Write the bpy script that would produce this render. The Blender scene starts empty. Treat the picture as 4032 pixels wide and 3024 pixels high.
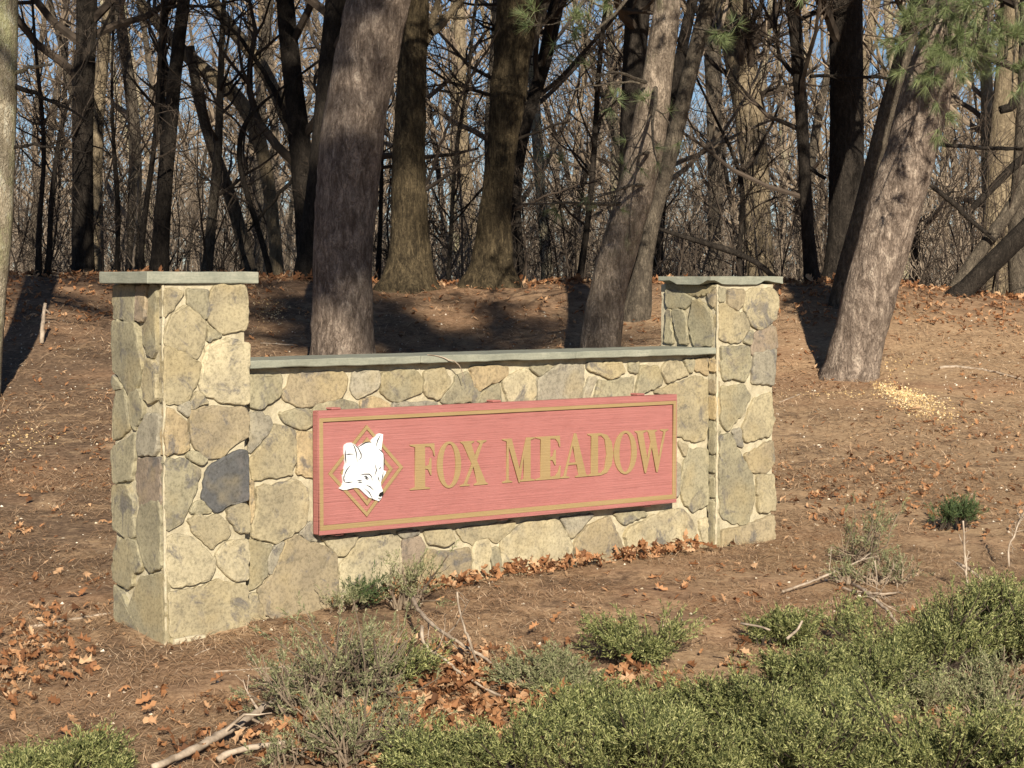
import bpy, math, random
import numpy as np
from math import radians, sin, cos, pi

random.seed(7)
RNG = np.random.default_rng(7)
scene = bpy.context.scene
COL = scene.collection

# ------------------------------------------------------------------ camera, sky, sun, exposure
F = 8567.0                       # focal length in pixels of the 4032 px wide photograph
PITCH = math.atan(407.4 / F)
EYE = 1.69
cam_d = bpy.data.cameras.new("camera"); cam = bpy.data.objects.new("camera", cam_d); COL.objects.link(cam)
cam.location = (0, 0, EYE); cam.rotation_euler = (pi / 2 - PITCH, 0, 0)
cam_d.sensor_width = 36; cam_d.lens = 36 * F / 4032; cam_d.clip_end = 2000
cam_d.clip_start = 0.1
scene.camera = cam

SUN_DIR = np.array([0.14, -0.985, 0.455]); SUN_DIR /= np.linalg.norm(SUN_DIR)   # towards the sun
SUN_EL = math.asin(SUN_DIR[2])
w = bpy.data.worlds.new("World"); scene.world = w; w.use_nodes = True
nt = w.node_tree; nt.nodes.clear()
sky = nt.nodes.new("ShaderNodeTexSky"); sky.sky_type = 'NISHITA'; sky.sun_disc = False
sky.sun_elevation = SUN_EL; sky.sun_rotation = math.atan2(SUN_DIR[0], SUN_DIR[1])
sky.air_density = 0.7; sky.dust_density = 0.1; sky.ozone_density = 3.0
bg = nt.nodes.new("ShaderNodeBackground"); bg.inputs[1].default_value = 0.05
ow = nt.nodes.new("ShaderNodeOutputWorld")
nt.links.new(sky.outputs[0], bg.inputs[0]); nt.links.new(bg.outputs[0], ow.inputs[0])
sd = bpy.data.lights.new("sun", 'SUN'); sd.energy = 5.0; sd.angle = radians(0.55); sd.color = (1.0, 0.90, 0.74)
so = bpy.data.objects.new("sun", sd); COL.objects.link(so)
from mathutils import Vector
so.rotation_euler = Vector(-SUN_DIR).to_track_quat('-Z', 'Y').to_euler()
so.location = (3, -20, 12)
scene.view_settings.view_transform = 'Standard'; scene.view_settings.look = 'None'
scene.view_settings.gamma = 1.0; scene.view_settings.use_curve_mapping = False
scene.view_settings.exposure = 0.70
scene.render.engine = 'CYCLES'
scene.cycles.max_bounces = 6; scene.cycles.diffuse_bounces = 2

# ------------------------------------------------------------------ helpers
def ray(px, py):                 # photograph pixel -> world direction
    dx = (px - 2016) / F; dy = (1512 - py) / F
    return np.array([dx, cos(PITCH) + dy * sin(PITCH), dy * cos(PITCH) - sin(PITCH)])
def at_y(px, py, Y):             # point of that sight line at world depth Y
    d = ray(px, py); t = Y / d[1]
    return np.array([d[0] * t, Y, EYE + d[2] * t])
S2 = 4032 / 2212.0
def q(px, py, Y): return at_y(px * S2, py * S2, Y)

def vnoise(P, seed=0):           # value noise, P (n,3) -> (n,) in 0..1
    P = np.asarray(P, float); i = np.floor(P).astype(np.int64); f = P - i; f = f * f * (3 - 2 * f)
    def h(a):
        n = (a[:, 0] * 73856093) ^ (a[:, 1] * 19349663) ^ (a[:, 2] * 83492791) ^ (seed * 2654435761)
        n = (n ^ (n >> 13)) * 1274126177 & 0x7fffffff
        n = (n ^ (n >> 16)) & 0xffff
        return n / 65535.0
    r = 0
    for dx in (0, 1):
        for dy in (0, 1):
            for dz in (0, 1):
                wgt = (f[:, 0] if dx else 1 - f[:, 0]) * (f[:, 1] if dy else 1 - f[:, 1]) * (f[:, 2] if dz else 1 - f[:, 2])
                r = r + wgt * h(i + np.array([dx, dy, dz]))
    return r
def n2(x, y, s, seed=0):
    x = np.asarray(x, float).ravel(); y = np.asarray(y, float).ravel()
    return vnoise(np.stack([x * s, y * s, np.full_like(x, seed * 3.1)], 1), seed)

# terrain profile
KY = [-200, -5, 0, 4, 7, 8.5, 9.97, 10.3, 11.1, 12.3, 14, 16, 19, 20, 21.3, 22.4, 23.2, 24.5, 27, 35, 60, 500]
KZ = [-.3, -.3, -.3, -.32, -.26, -.15, 0, .05, .12, .165, .33, .50, .865, 1.06, 1.37, 1.62, 1.68, 1.62, 1.45, 1.3, 1.2, 1.2]
def gz(x, y, lumps=True):
    x = np.asarray(x, float); y = np.asarray(y, float); sh = np.broadcast(x, y).shape
    x, y = np.broadcast_to(x, sh).ravel(), np.broadcast_to(y, sh).ravel()
    z = (np.interp(y - .25, KY, KZ) + np.interp(y, KY, KZ) + np.interp(y + .25, KY, KZ)) / 3
    far = np.clip((y - 14) / 8, 0, 1)
    z = z + far * np.interp(x, [-6, -3, -1.5, 0, 3.5, 4.3, 5.6, 9], [.06, .05, .0, -.02, .0, -.06, -.22, -.5])
    # soil heaped against the back of the left pillar
    z = z + .05 * np.exp(-((x + 2.0) ** 2 + (y - 10.6) ** 2) / .3)
    if lumps:
        z = z + .05 * (n2(x, y, .9, 1) - .5) * np.clip((y - 13) / 4, .2, 1) + .03 * (n2(x, y, 3.1, 2) - .5) + .016 * (n2(x, y, 9, 3) - .5) + .010 * (n2(x, y, 23, 4) - .5)
    return z.reshape(sh)
def ghit(px, py, s=S2):          # where a sight line meets the terrain (2212-px coordinates)
    d = ray(px * s, py * s); ts = np.linspace(6, 40, 1400)
    z = EYE + d[2] * ts; g = gz(d[0] * ts, d[1] * ts, False)
    k = np.argmax(z < g) if (z < g).any() else len(ts) - 1
    p = d * ts[k]; return np.array([p[0], p[1], float(gz(p[0], p[1]))])

def mesh(name, V, faces, smooth=False):
    """V (n,3); faces: list of int arrays (m,k)"""
    me = bpy.data.meshes.new(name)
    V = np.asarray(V, np.float32)
    faces = [np.asarray(f, np.int32) for f in faces if len(f)]
    me.vertices.add(len(V)); me.vertices.foreach_set('co', V.ravel())
    nl = sum(f.size for f in faces); npoly = sum(len(f) for f in faces)
    me.loops.add(nl); me.polygons.add(npoly)
    me.loops.foreach_set('vertex_index', np.concatenate([f.ravel() for f in faces]))
    tot = np.concatenate([np.full(len(f), f.shape[1], np.int32) for f in faces])
    st = np.concatenate([[0], np.cumsum(tot)[:-1]]).astype(np.int32)
    me.polygons.foreach_set('loop_start', st); me.polygons.foreach_set('loop_total', tot)
    me.polygons.foreach_set('use_smooth', np.full(npoly, smooth, bool))
    me.update(calc_edges=True); me.validate()
    return me
class MB:
    def __init__(s): s.V = []; s.F = {}; s.n = 0
    def add(s, V, F):
        V = np.asarray(V, float); F = np.asarray(F, np.int64) + s.n
        s.V.append(V); s.F.setdefault(F.shape[1], []).append(F); s.n += len(V)
    def poly(s, V, faces):
        V = np.asarray(V, float)
        for f in faces: s.F.setdefault(len(f), []).append(np.asarray([f]) + s.n)
        s.V.append(V); s.n += len(V)
    def me(s, name, smooth=False):
        return mesh(name, np.concatenate(s.V), [np.concatenate(f) for f in s.F.values()], smooth)
def obj(name, me, mat=None, parent=None, color=None, kind=None):
    o = bpy.data.objects.new(name, me); COL.objects.link(o)
    if mat and me is not None and len(me.materials) == 0: me.materials.append(mat)
    if parent: o.parent = parent
    if color is not None: o.color = (*color, 1)
    if kind: o['kind'] = kind
    return o
def tag(o, label, cat, group=None, kind=None):
    o['label'] = label; o['category'] = cat
    if group: o['group'] = group
    if kind: o['kind'] = kind
    return o
def empty(name, loc, rz=0):
    o = bpy.data.objects.new(name, None); COL.objects.link(o); o.location = [float(v) for v in loc]; o.rotation_euler = (0, 0, rz)
    o.empty_display_size = .2
    return o

def frames(P):
    T = np.gradient(P, axis=1); T /= np.linalg.norm(T, axis=2, keepdims=True) + 1e-9
    ref = np.where(np.abs(T[:, :1, 2:3]) > .85, np.array([[[1., 0, 0]]]), np.array([[[0, 0, 1.]]]))
    A = np.cross(T, np.broadcast_to(ref, T.shape)); A /= np.linalg.norm(A, axis=2, keepdims=True) + 1e-9
    B = np.cross(T, A); return T, A, B
def tubes(mb, P, R, sides=3, cap=False):
    """P (N,K,3), R (N,K): N connected tapered tubes"""
    P = np.asarray(P, float); R = np.asarray(R, float); N, K = R.shape
    T, A, B = frames(P)
    th = np.linspace(0, 2 * pi, sides, endpoint=False)
    V = P[:, :, None, :] + R[:, :, None, None] * (np.cos(th)[None, None, :, None] * A[:, :, None, :] + np.sin(th)[None, None, :, None] * B[:, :, None, :])
    V = V.reshape(-1, 3)
    n = np.arange(N)[:, None, None] * K * sides; k = np.arange(K - 1)[None, :, None] * sides; j = np.arange(sides)[None, None, :]
    a = n + k + j; b = n + k + (j + 1) % sides
    Fq = np.stack([a, a + sides, b + sides, b], -1).reshape(-1, 4)
    mb.add(V, Fq)
    if cap:
        for i in range(N):
            base = i * K * sides
            mb.F.setdefault(sides, []).append(np.array([[base + v for v in range(sides)]]) + mb.n - len(V))
            mb.F.setdefault(sides, []).append(np.array([[base + (K - 1) * sides + v for v in range(sides)][::-1]]) + mb.n - len(V))
def unit(v): return v / (np.linalg.norm(v, axis=-1, keepdims=True) + 1e-9)
def grow(P, R, M, ang, lenf, K, tmin=.2, tmax=1., wander=.25, up=.15, rad=.55, rng=RNG, absl=None):
    """children of tubes: vectorised"""
    N, KP, _ = P.shape
    idx = np.repeat(np.arange(N), M); n = len(idx)
    t = tmin + (tmax - tmin) * rng.random(n); x = t * (KP - 1); i = np.minimum(x.astype(int), KP - 2); fr = (x - i)[:, None]
    p0 = P[idx, i] * (1 - fr) + P[idx, i + 1] * fr
    r0 = (R[idx, i] * (1 - fr[:, 0]) + R[idx, i + 1] * fr[:, 0]) * rad
    tan = unit(P[idx, i + 1] - P[idx, i])
    rnd = unit(rng.normal(size=(n, 3))); perp = unit(rnd - (rnd * tan).sum(1, keepdims=True) * tan)
    a = ang * (.7 + .6 * rng.random((n, 1)))
    d = tan * np.cos(a) + perp * np.sin(a)
    if absl is None:
        L = np.linalg.norm(P[:, 1:] - P[:, :-1], axis=2).sum(1)[idx] * lenf * (.5 + .7 * rng.random(n)) * (1.15 - .6 * t)
    else: L = absl * (.5 + .9 * rng.random(n))
    Q = np.zeros((n, K, 3)); Q[:, 0] = p0
    for k in range(1, K):
        d = unit(d + wander * rng.normal(size=(n, 3)) + np.array([0, 0, up]))
        Q[:, k] = Q[:, k - 1] + d * (L / (K - 1))[:, None]
    rr = r0[:, None] * np.linspace(1, .25, K)[None]
    return Q, np.maximum(rr, .0015)
def blades(mb, O, D, L, W, curl=0., rng=RNG, tri=False):
    """thin diamond (or triangle) blades from O along D"""
    n = len(O); rnd = rng.normal(size=(n, 3)); s = unit(np.cross(D, rnd)) * (np.asarray(W) * .5)[:, None] if np.ndim(W) else unit(np.cross(D, rnd)) * W * .5
    L = np.broadcast_to(np.asarray(L, float), (n,))[:, None]
    tip = O + D * L; tip = tip + np.array([0, 0, -1.]) * curl * L
    if tri:
        V = np.stack([O - s, O + s, tip], 1).reshape(-1, 3); i = np.arange(n)[:, None] * 3
        mb.add(V, np.concatenate([i, i + 1, i + 2], 1))
    else:
        mid = O + D * L * .45
        V = np.stack([O, mid - s, tip, mid + s], 1).reshape(-1, 3); i = np.arange(n)[:, None] * 4
        mb.add(V, np.concatenate([i, i + 1, i + 2, i + 3], 1))

# ------------------------------------------------------------------ materials
class M_:
    def __init__(s, name, rough=.9, spec=.25):
        s.m = bpy.data.materials.new(name); s.m.use_nodes = True; s.t = s.m.node_tree; s.t.nodes.clear()
        s.o = s.n('ShaderNodeOutputMaterial'); s.b = s.n('ShaderNodeBsdfPrincipled')
        s.b.inputs['Roughness'].default_value = rough; s.b.inputs['Specular IOR Level'].default_value = spec
        s.l(s.b.outputs[0], s.o.inputs[0]); s.tc = s.n('ShaderNodeTexCoord')
    def n(s, t, **k):
        x = s.t.nodes.new(t)
        for a, v in k.items(): setattr(x, a, v)
        return x
    def l(s, a, b): s.t.links.new(a, b)
    def mapped(s, scale=(1, 1, 1), space='Object'):
        m = s.n('ShaderNodeMapping'); m.inputs['Scale'].default_value = scale
        if space == 'World':
            g = s.n('ShaderNodeNewGeometry'); s.l(g.outputs['Position'], m.inputs[0])
        else: s.l(s.tc.outputs[space], m.inputs[0])
        return m.outputs[0]
    def noise(s, vec, scale, detail=6, rough=.6, dist=0):
        x = s.n('ShaderNodeTexNoise'); x.inputs['Scale'].default_value = scale; x.inputs['Detail'].default_value = detail
        x.inputs['Roughness'].default_value = rough; x.inputs['Distortion'].default_value = dist; s.l(vec, x.inputs['Vector']); return x.outputs['Fac']
    def voro(s, vec, scale, feature='F1', out='Distance'):
        x = s.n('ShaderNodeTexVoronoi'); x.feature = feature; x.inputs['Scale'].default_value = scale; s.l(vec, x.inputs['Vector']); return x.outputs[out]
    def ramp(s, fac, stops):
        r = s.n('ShaderNodeValToRGB'); e = r.color_ramp.elements
        while len(e) < len(stops): e.new(.5)
        for i, (p, c) in enumerate(stops):
            e[i].position = p; e[i].color = (*c, 1) if len(c) == 3 else c
        s.l(fac, r.inputs[0]); return r.outputs[0]
    def mix(s, fac, a, b, mode='MIX'):
        x = s.n('ShaderNodeMix'); x.data_type = 'RGBA'; x.blend_type = mode
        if isinstance(fac, (int, float)): x.inputs[0].default_value = fac
        else: s.l(fac, x.inputs[0])
        for k, v in ((6, a), (7, b)):
            if isinstance(v, tuple): x.inputs[k].default_value = (*v, 1)
            else: s.l(v, x.inputs[k])
        return x.outputs[2]
    def math(s, op, a, b=0.5):
        x = s.n('ShaderNodeMath'); x.operation = op
        for k, v in ((0, a), (1, b)):
            if isinstance(v, (int, float)): x.inputs[k].default_value = v
            else: s.l(v, x.inputs[k])
        return x.outputs[0]
    def color(s, c):
        if isinstance(c, tuple): s.b.inputs['Base Color'].default_value = (*c, 1)
        else: s.l(c, s.b.inputs['Base Color'])
    def bump(s, h, strength=.5, dist=.01, prev=None):
        x = s.n('ShaderNodeBump'); x.inputs['Strength'].default_value = strength; x.inputs['Distance'].default_value = dist
        s.l(h, x.inputs['Height'])
        if prev: s.l(prev, x.inputs['Normal'])
        s.l(x.outputs[0], s.b.inputs['Normal']); return x.outputs[0]
    def rnd(s): return s.n('ShaderNodeObjectInfo').outputs['Random']
G0 = (0, 0, 0); G1 = (1, 1, 1)

def bark(name, dark, light, sz=1.0, streak=5, lichen=None, moss=.55):
    m = M_(name, .92, .15)
    v = m.mapped((1, 1, 1. / streak)); a = m.noise(v, 22 * sz, 8, .65, .4); b = m.noise(m.mapped(), 3.2, 5, .6); 
    wv = m.n('ShaderNodeVectorMath'); wv.operation = 'SCALE'; nz_ = m.n('ShaderNodeTexNoise'); nz_.inputs['Scale'].default_value = 14; nz_.inputs['Detail'].default_value = 5; m.l(v, nz_.inputs['Vector']); m.l(nz_.outputs['Color'], wv.inputs[0]); wv.inputs['Scale'].default_value = .11
    av = m.n('ShaderNodeVectorMath'); av.operation = 'ADD'; m.l(v, av.inputs[0]); m.l(wv.outputs[0], av.inputs[1]); c = m.voro(av.outputs[0], 34 * sz, 'DISTANCE_TO_EDGE')
    cr = m.ramp(c, [(0, G0), (.18, G1)])
    h = m.mix(.45, a, cr, 'MULTIPLY')
    col = m.ramp(a, [(.30, dark), (.52, tuple((d + l) / 2 for d, l in zip(dark, light))), (.72, light)])
    col = m.mix(m.ramp(b, [(.35, G0), (.7, G1)]), col, m.mix(.5, col, tuple(x * .9 for x in light)))
    col = m.mix(m.ramp(c, [(0, (.40,) * 3), (.08, G0)]), col, tuple(d * .7 for d in dark))
    if lichen:
        f = m.noise(m.mapped((1, 1, .55)), 3.4, 7, .72)
        col = m.mix(m.ramp(f, [(moss, G0), (moss + .12, (.8,) * 3)]), col, lichen)
    fl = m.noise(m.mapped((1, 1, .45)), 11 * sz, 7, .78, .8); col = m.mix(m.ramp(fl, [(.40, (.75,) * 3), (.53, G0)]), col, dark); col = m.mix(m.ramp(fl, [(.55, G0), (.64, (.7,) * 3)]), col, tuple(min(.6, x * 1.25) for x in light))
    hh = m.noise(m.mapped((1, 1, 1)), 46, 6, .7)
    col = m.mix(m.ramp(hh, [(.3, (.45,) * 3), (.6, G0)]), col, tuple(d * .8 for d in dark))
    m.color(col); n1 = m.bump(h, 1., .035); n1 = m.bump(fl, .8, .025, n1); m.bump(hh, .6, .010, n1)
    return m.m
MAT = {}
MAT['pine'] = bark('pine_bark', (.085, .062, .048), (.50, .40, .32), 1.1, 3.0)
MAT['pine_lichen'] = bark('pine_bark_lichen', (.09, .068, .05), (.46, .375, .29), 1.1, 3.0, (.36, .37, .20), .56)
MAT['birch'] = bark('pale_bark', (.20, .165, .11), (.62, .54, .40), .9, 1.6, (.36, .37, .19), .50)
MAT['oak'] = bark('oak_bark', (.022, .017, .011), (.18, .138, .08), 1.6, 9)
MAT['grey'] = bark('grey_bark', (.055, .045, .036), (.24, .20, .15), 1.6, 4)
MAT['dark'] = bark('shade_darkened_bark', (.016, .013, .011), (.068, .056, .045), 1.5, 5)  # naturally dark bark, made darker to stand in for shade on trunks
MAT['tan'] = bark('tan_bark', (.15, .115, .075), (.42, .34, .225), 1.2, 5)
MAT['red'] = bark('reddish_bark', (.07, .045, .033), (.24, .165, .115), 1.4, 4)

def simple_var(name, c1, c2, rough=.85, scale=3., spec=.2, c3=None, sub=0.):
    m = M_(name, rough, spec)
    f = m.noise(m.mapped(space='World'), scale, 4, .7)
    st = [(.35, c1), (.65, c2)] + ([(.8, c3)] if c3 else [])
    col = m.ramp(f, st)
    m.color(col)
    return m
MAT['twig'] = simple_var('twig_bark', (.09, .068, .05), (.33, .26, .19), .9, 1.3).m
MAT['twig_dark'] = simple_var('dark_twig_bark', (.022, .017, .013), (.085, .065, .05), .9, 1.3).m
MAT['brush'] = simple_var('brush_bark', (.085, .066, .05), (.34, .275, .21), .9, .9).m
MAT['deadwood'] = simple_var('weathered_wood', (.22, .17, .125), (.50, .41, .32), .9, 14.).m

def island_mat(name, stops, rough=.8, sub=0., spec=.3, scale=2.5, dark=.4):
    m = M_(name, rough, spec)
    g = m.n('ShaderNodeNewGeometry'); col = m.ramp(g.outputs['Random Per Island'], stops)
    f = m.noise(m.mapped(space='World'), scale, 3, .6)
    col = m.mix(m.ramp(f, [(.35, (dark,) * 3), (.65, G0)]), col, m.mix(1., col, (.55, .55, .55), 'MULTIPLY'))
    m.color(col)
    if sub:
        tr = m.n('ShaderNodeBsdfTranslucent'); m.l(col, tr.inputs[0]); mx = m.n('ShaderNodeMixShader'); mx.inputs[0].default_value = sub
        m.l(m.b.outputs[0], mx.inputs[1]); m.l(tr.outputs[0], mx.inputs[2]); m.l(mx.outputs[0], m.o.inputs[0])
    return m.m
MAT['juniper'] = island_mat('juniper_foliage', [(0, (.035, .047, .018)), (.3, (.12, .145, .05)), (.7, (.34, .36, .13)), (1, (.54, .53, .25))], .7, .24, scale=6., dark=.65)  # darker patches put the shade of the gaps into the foliage colour
MAT['juniper_grey'] = island_mat('sparse_juniper_foliage', [(0, (.12, .11, .06)), (.4, (.21, .225, .11)), (.8, (.30, .31, .16)), (1, (.42, .36, .24))], .75, .15)
MAT['juniper_deep'] = island_mat('deep_green_juniper_foliage', [(0, (.04, .07, .03)), (.5, (.075, .115, .045)), (1, (.13, .16, .06))], .7, .15)
MAT['needles'] = island_mat('pine_needles', [(0, (.07, .10, .04)), (.5, (.17, .22, .09)), (1, (.32, .36, .17))], .5, .2, .4)
MAT['leaf'] = island_mat('dead_oak_leaves', [(0, (.11, .05, .024)), (.35, (.31, .14, .062)), (.7, (.46, .235, .11)), (1, (.60, .40, .24))], .75, .2, .3, 6., .5)
MAT['straw'] = island_mat('fallen_pine_straw', [(0, (.10, .06, .035)), (.4, (.32, .19, .10)), (.8, (.50, .33, .20)), (1, (.66, .50, .34))], .85, 0, .2)
MAT['chips'] = island_mat('wood_chips', [(0, (.55, .36, .15)), (.5, (.72, .52, .25)), (1, (.85, .70, .45))], .8, 0, .3)
MAT['pebble'] = island_mat('pale_pebbles', [(0, (.55, .46, .33)), (1, (.85, .78, .66))], .8, 0, .3)

# ground
m = M_('soil', .95, .12)
P = m.mapped(space='World')
big = m.noise(P, .55, 5, .6, .6); mid = m.noise(P, 3.2, 7, .72, .3); fine = m.noise(P, 26, 7, .8); vf = m.noise(P, 95, 4, .8)
soil = m.ramp(fine, [(.28, (.13, .080, .045)), (.44, (.33, .22, .13)), (.60, (.46, .32, .195)), (.78, (.58, .43, .29))])
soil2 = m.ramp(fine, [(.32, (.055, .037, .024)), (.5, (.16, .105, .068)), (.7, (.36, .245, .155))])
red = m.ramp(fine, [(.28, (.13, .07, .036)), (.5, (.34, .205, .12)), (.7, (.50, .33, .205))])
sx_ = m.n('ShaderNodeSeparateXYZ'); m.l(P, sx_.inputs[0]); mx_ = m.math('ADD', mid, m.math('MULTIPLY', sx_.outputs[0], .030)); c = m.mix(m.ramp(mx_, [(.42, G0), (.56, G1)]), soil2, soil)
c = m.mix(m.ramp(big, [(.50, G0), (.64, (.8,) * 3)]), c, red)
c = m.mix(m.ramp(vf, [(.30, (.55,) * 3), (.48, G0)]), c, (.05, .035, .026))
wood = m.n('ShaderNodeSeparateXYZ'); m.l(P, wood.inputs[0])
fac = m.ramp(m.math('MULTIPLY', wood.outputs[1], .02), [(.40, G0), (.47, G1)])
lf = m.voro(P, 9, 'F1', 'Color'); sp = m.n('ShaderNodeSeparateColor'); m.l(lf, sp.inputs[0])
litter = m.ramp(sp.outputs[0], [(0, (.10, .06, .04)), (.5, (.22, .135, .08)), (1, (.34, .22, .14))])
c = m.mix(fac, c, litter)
m.color(c)
hh = m.mix(.5, mid, fine); a = m.bump(hh, .5, .03); m.bump(vf, .5, .006, a)
MAT['soil'] = m.m

# stone: colour of each stone from the object colour, stains and veins procedural
m = M_('field_stone', .85, .25)
P = m.mapped(); oi = m.n('ShaderNodeObjectInfo')
mp = m.n('ShaderNodeVectorMath'); mp.operation = 'ADD'; m.l(P, mp.inputs[0])
cm = m.n('ShaderNodeCombineXYZ'); r10 = m.math('MULTIPLY', oi.outputs['Random'], 37.); 
for k in range(3): m.l(r10, cm.inputs[k])
m.l(cm.outputs[0], mp.inputs[1]); PR = mp.outputs[0]
n1 = m.noise(PR, 4.5, 6, .65, .5); n2_ = m.noise(PR, 17, 8, .75, .3); n3 = m.noise(PR, 70, 5, .75)
base = m.mix(m.ramp(n1, [(.35, G0), (.65, G1)]), m.mix(1., oi.outputs['Color'], (.80, .78, .74), 'MULTIPLY'), m.mix(1., oi.outputs['Color'], (1.16, 1.13, 1.02), 'MULTIPLY'))
base = m.mix(m.ramp(n2_, [(.34, (.75,) * 3), (.50, G0)]), base, m.mix(.6, base, (.085, .08, .062)))
n4 = m.noise(PR, 6.5, 5, .7, .8)
base = m.mix(m.ramp(n4, [(.54, G0), (.64, (.80,) * 3)]), base, (.125, .118, .115))
n5 = m.noise(PR, 3.0, 3, .6)
base = m.mix(m.ramp(n5, [(.52, G0), (.66, (.40,) * 3)]), base, (.38, .30, .155))
base = m.mix(m.ramp(n3, [(.34, (.6,) * 3), (.54, G0)]), base, m.mix(1., base, (.35, .35, .32), 'MULTIPLY'))
m.color(base); a = m.bump(m.mix(.5, n2_, n1), .45, .012); m.bump(n3, .35, .003, a)
MAT['stone'] = m.m
m = M_('mortar', .95, .15); P = m.mapped()
n1 = m.noise(P, 9, 7, .7); n3 = m.noise(P, 60, 6, .8)
m.color(m.mix(m.ramp(n3, [(.35, (.4,) * 3), (.6, G0)]), m.ramp(n1, [(.30, (.30, .26, .175)), (.5, (.48, .425, .30)), (.72, (.58, .53, .39))]), (.25, .22, .16)))
a = m.bump(n1, .8, .015); m.bump(n3, .6, .004, a); MAT['mortar'] = m.m
m = M_('bluestone', .8, .25); P = m.mapped((1, 1, 1)); PS = m.mapped((1, 1, 9))
n1 = m.noise(P, 5, 6, .7); n2_ = m.noise(PS, 9, 6, .7); n3 = m.noise(P, 80, 5, .8)
col = m.ramp(n1, [(.3, (.20, .205, .165)), (.55, (.285, .29, .23)), (.75, (.38, .37, .295))])
col = m.mix(m.ramp(n2_, [(.35, (.45,) * 3), (.55, G0)]), col, (.17, .185, .15))
col = m.mix(m.ramp(n3, [(.3, (.4,) * 3), (.5, G0)]), col, (.14, .15, .12))
m.color(col); a = m.bump(n2_, .5, .006); m.bump(n3, .4, .002, a); MAT['slab'] = m.m

def paint(name, c, worn, grain=1.):
    m = M_(name, .55, .35); PG = m.mapped((.8, 1, 24)); P = m.mapped()
    g = m.noise(PG, 3.2, 8, .72, .15); g2 = m.noise(m.mapped((.35, 1, 60)), 2.2, 5, .75); n = m.noise(P, 3, 5, .6); s = m.noise(P, 55, 4, .7)
    col = m.mix(m.ramp(n, [(.3, G0), (.7, G1)]), c, tuple(min(1, x * 1.10 + .01) for x in c))
    col = m.mix(m.ramp(g, [(.30, (.35 * grain,) * 3), (.46, G0)]), col, tuple(x * .62 for x in c))
    col = m.mix(m.ramp(g2, [(.28, (.75 * grain,) * 3), (.36, G0)]), col, tuple(x * .30 for x in c))
    col = m.mix(m.ramp(s, [(.70, G0), (.76, (.55,) * 3)]), col, worn)
    m.color(col); a = m.bump(g, .55 * grain, .006); m.bump(g2, .8 * grain, .008, a); return m.m
MAT['pink'] = paint('faded_red_paint', (.355, .135, .122), (.54, .36, .32))
MAT['gold'] = paint('tan_gold_paint', (.30, .21, .098), (.54, .41, .23), .7)
m = M_('white_paint', .4, .4); m.color((.74, .75, .76)); MAT['white'] = m.m
m = M_('grey_line_paint', .6, .3); m.color((.05, .05, .055)); MAT['line'] = m.m
m = M_('black_paint', .4, .4); m.color((.012, .012, .012)); MAT['black'] = m.m

# ------------------------------------------------------------------ the ground
def build_ground():
    xs = np.concatenate([np.linspace(-300, -40, 10)[:-1], np.linspace(-40, -7, 18)[:-1], np.linspace(-7, -5, 10)[:-1], np.arange(-5, 6.5, .05), np.linspace(6.5, 9, 12), np.linspace(9, 40, 18)[1:], np.linspace(40, 300, 10)[1:]])
    ys = np.concatenate([np.linspace(-150, 0, 10)[:-1], np.linspace(0, 7.5, 20)[:-1], np.arange(7.5, 24.5, .05), np.linspace(24.5, 40, 60), np.linspace(40, 100, 24)[1:], np.linspace(100, 420, 12)[1:]])
    X, Y = np.meshgrid(xs, ys); Z = gz(X, Y)
    V = np.stack([X, Y, Z], -1).reshape(-1, 3); nx = len(xs); i = np.arange(len(ys) - 1)[:, None] * nx + np.arange(nx - 1)[None]
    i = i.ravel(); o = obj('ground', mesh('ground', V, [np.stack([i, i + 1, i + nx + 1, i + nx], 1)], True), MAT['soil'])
    o['kind'] = 'structure'; o['label'] = 'brown bare soil bank strewn with needles and leaves'
    return o
build_ground()

# ------------------------------------------------------------------ masonry and sign: local frame, x along the wall, y into it
ROT = math.atan2(.646, .7633); E1 = np.array([.7633, .6460, 0]); E2 = np.array([-.6460, .7633, 0])
CORNER = np.array([-1.600, 9.974, 0.0])
def loc_front(px, py, v=0.):     # photo pixel -> (u, z) on plane local y = v
    d = ray(px, py); p0 = CORNER + E2 * v; n = E2
    t = ((p0 - np.array([0, 0, EYE])) @ n) / (d @ n); p = np.array([0, 0, EYE]) + d * t
    return float((p - CORNER) @ E1), float(p[2])
def loc_side(px, py, u=0.):      # photo pixel -> (v, z) on plane local x = u
    d = ray(px, py); p0 = CORNER + E1 * u; t = ((p0 - np.array([0, 0, EYE])) @ E1) / (d @ E1); p = np.array([0, 0, EYE]) + d * t
    return float((p - CORNER) @ E2), float(p[2])
CROP = dict(A=(420, 1100, 2.936), B=(420, 1600, 2.936), C=(420, 2050, 2.936), D=(970, 1400, 2.), E=(970, 1800, 2.), F=(1850, 1350, 2.), G=(2000, 1750, 2.), H=(2560, 1080, 4.), I=(2550, 1030, 1.418),
            S=(1150, 1500, 1.3825), X=(1230, 1600, 3.317), O=(0, 0, 2212 / 4032.))
def src(c, pts): x0, y0, s = CROP[c]; return [(x0 + x / s, y0 + y / s) for x, y in pts]
T_ = (.36, .318, .225); V_ = (.305, .282, .207); G_ = (.305, .283, .235); D_ = (.105, .108, .118); O_ = (.39, .315, .205); P_ = (.275, .225, .185); L_ = (.43, .385, .28); B_ = (.32, .272, .195)

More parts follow.
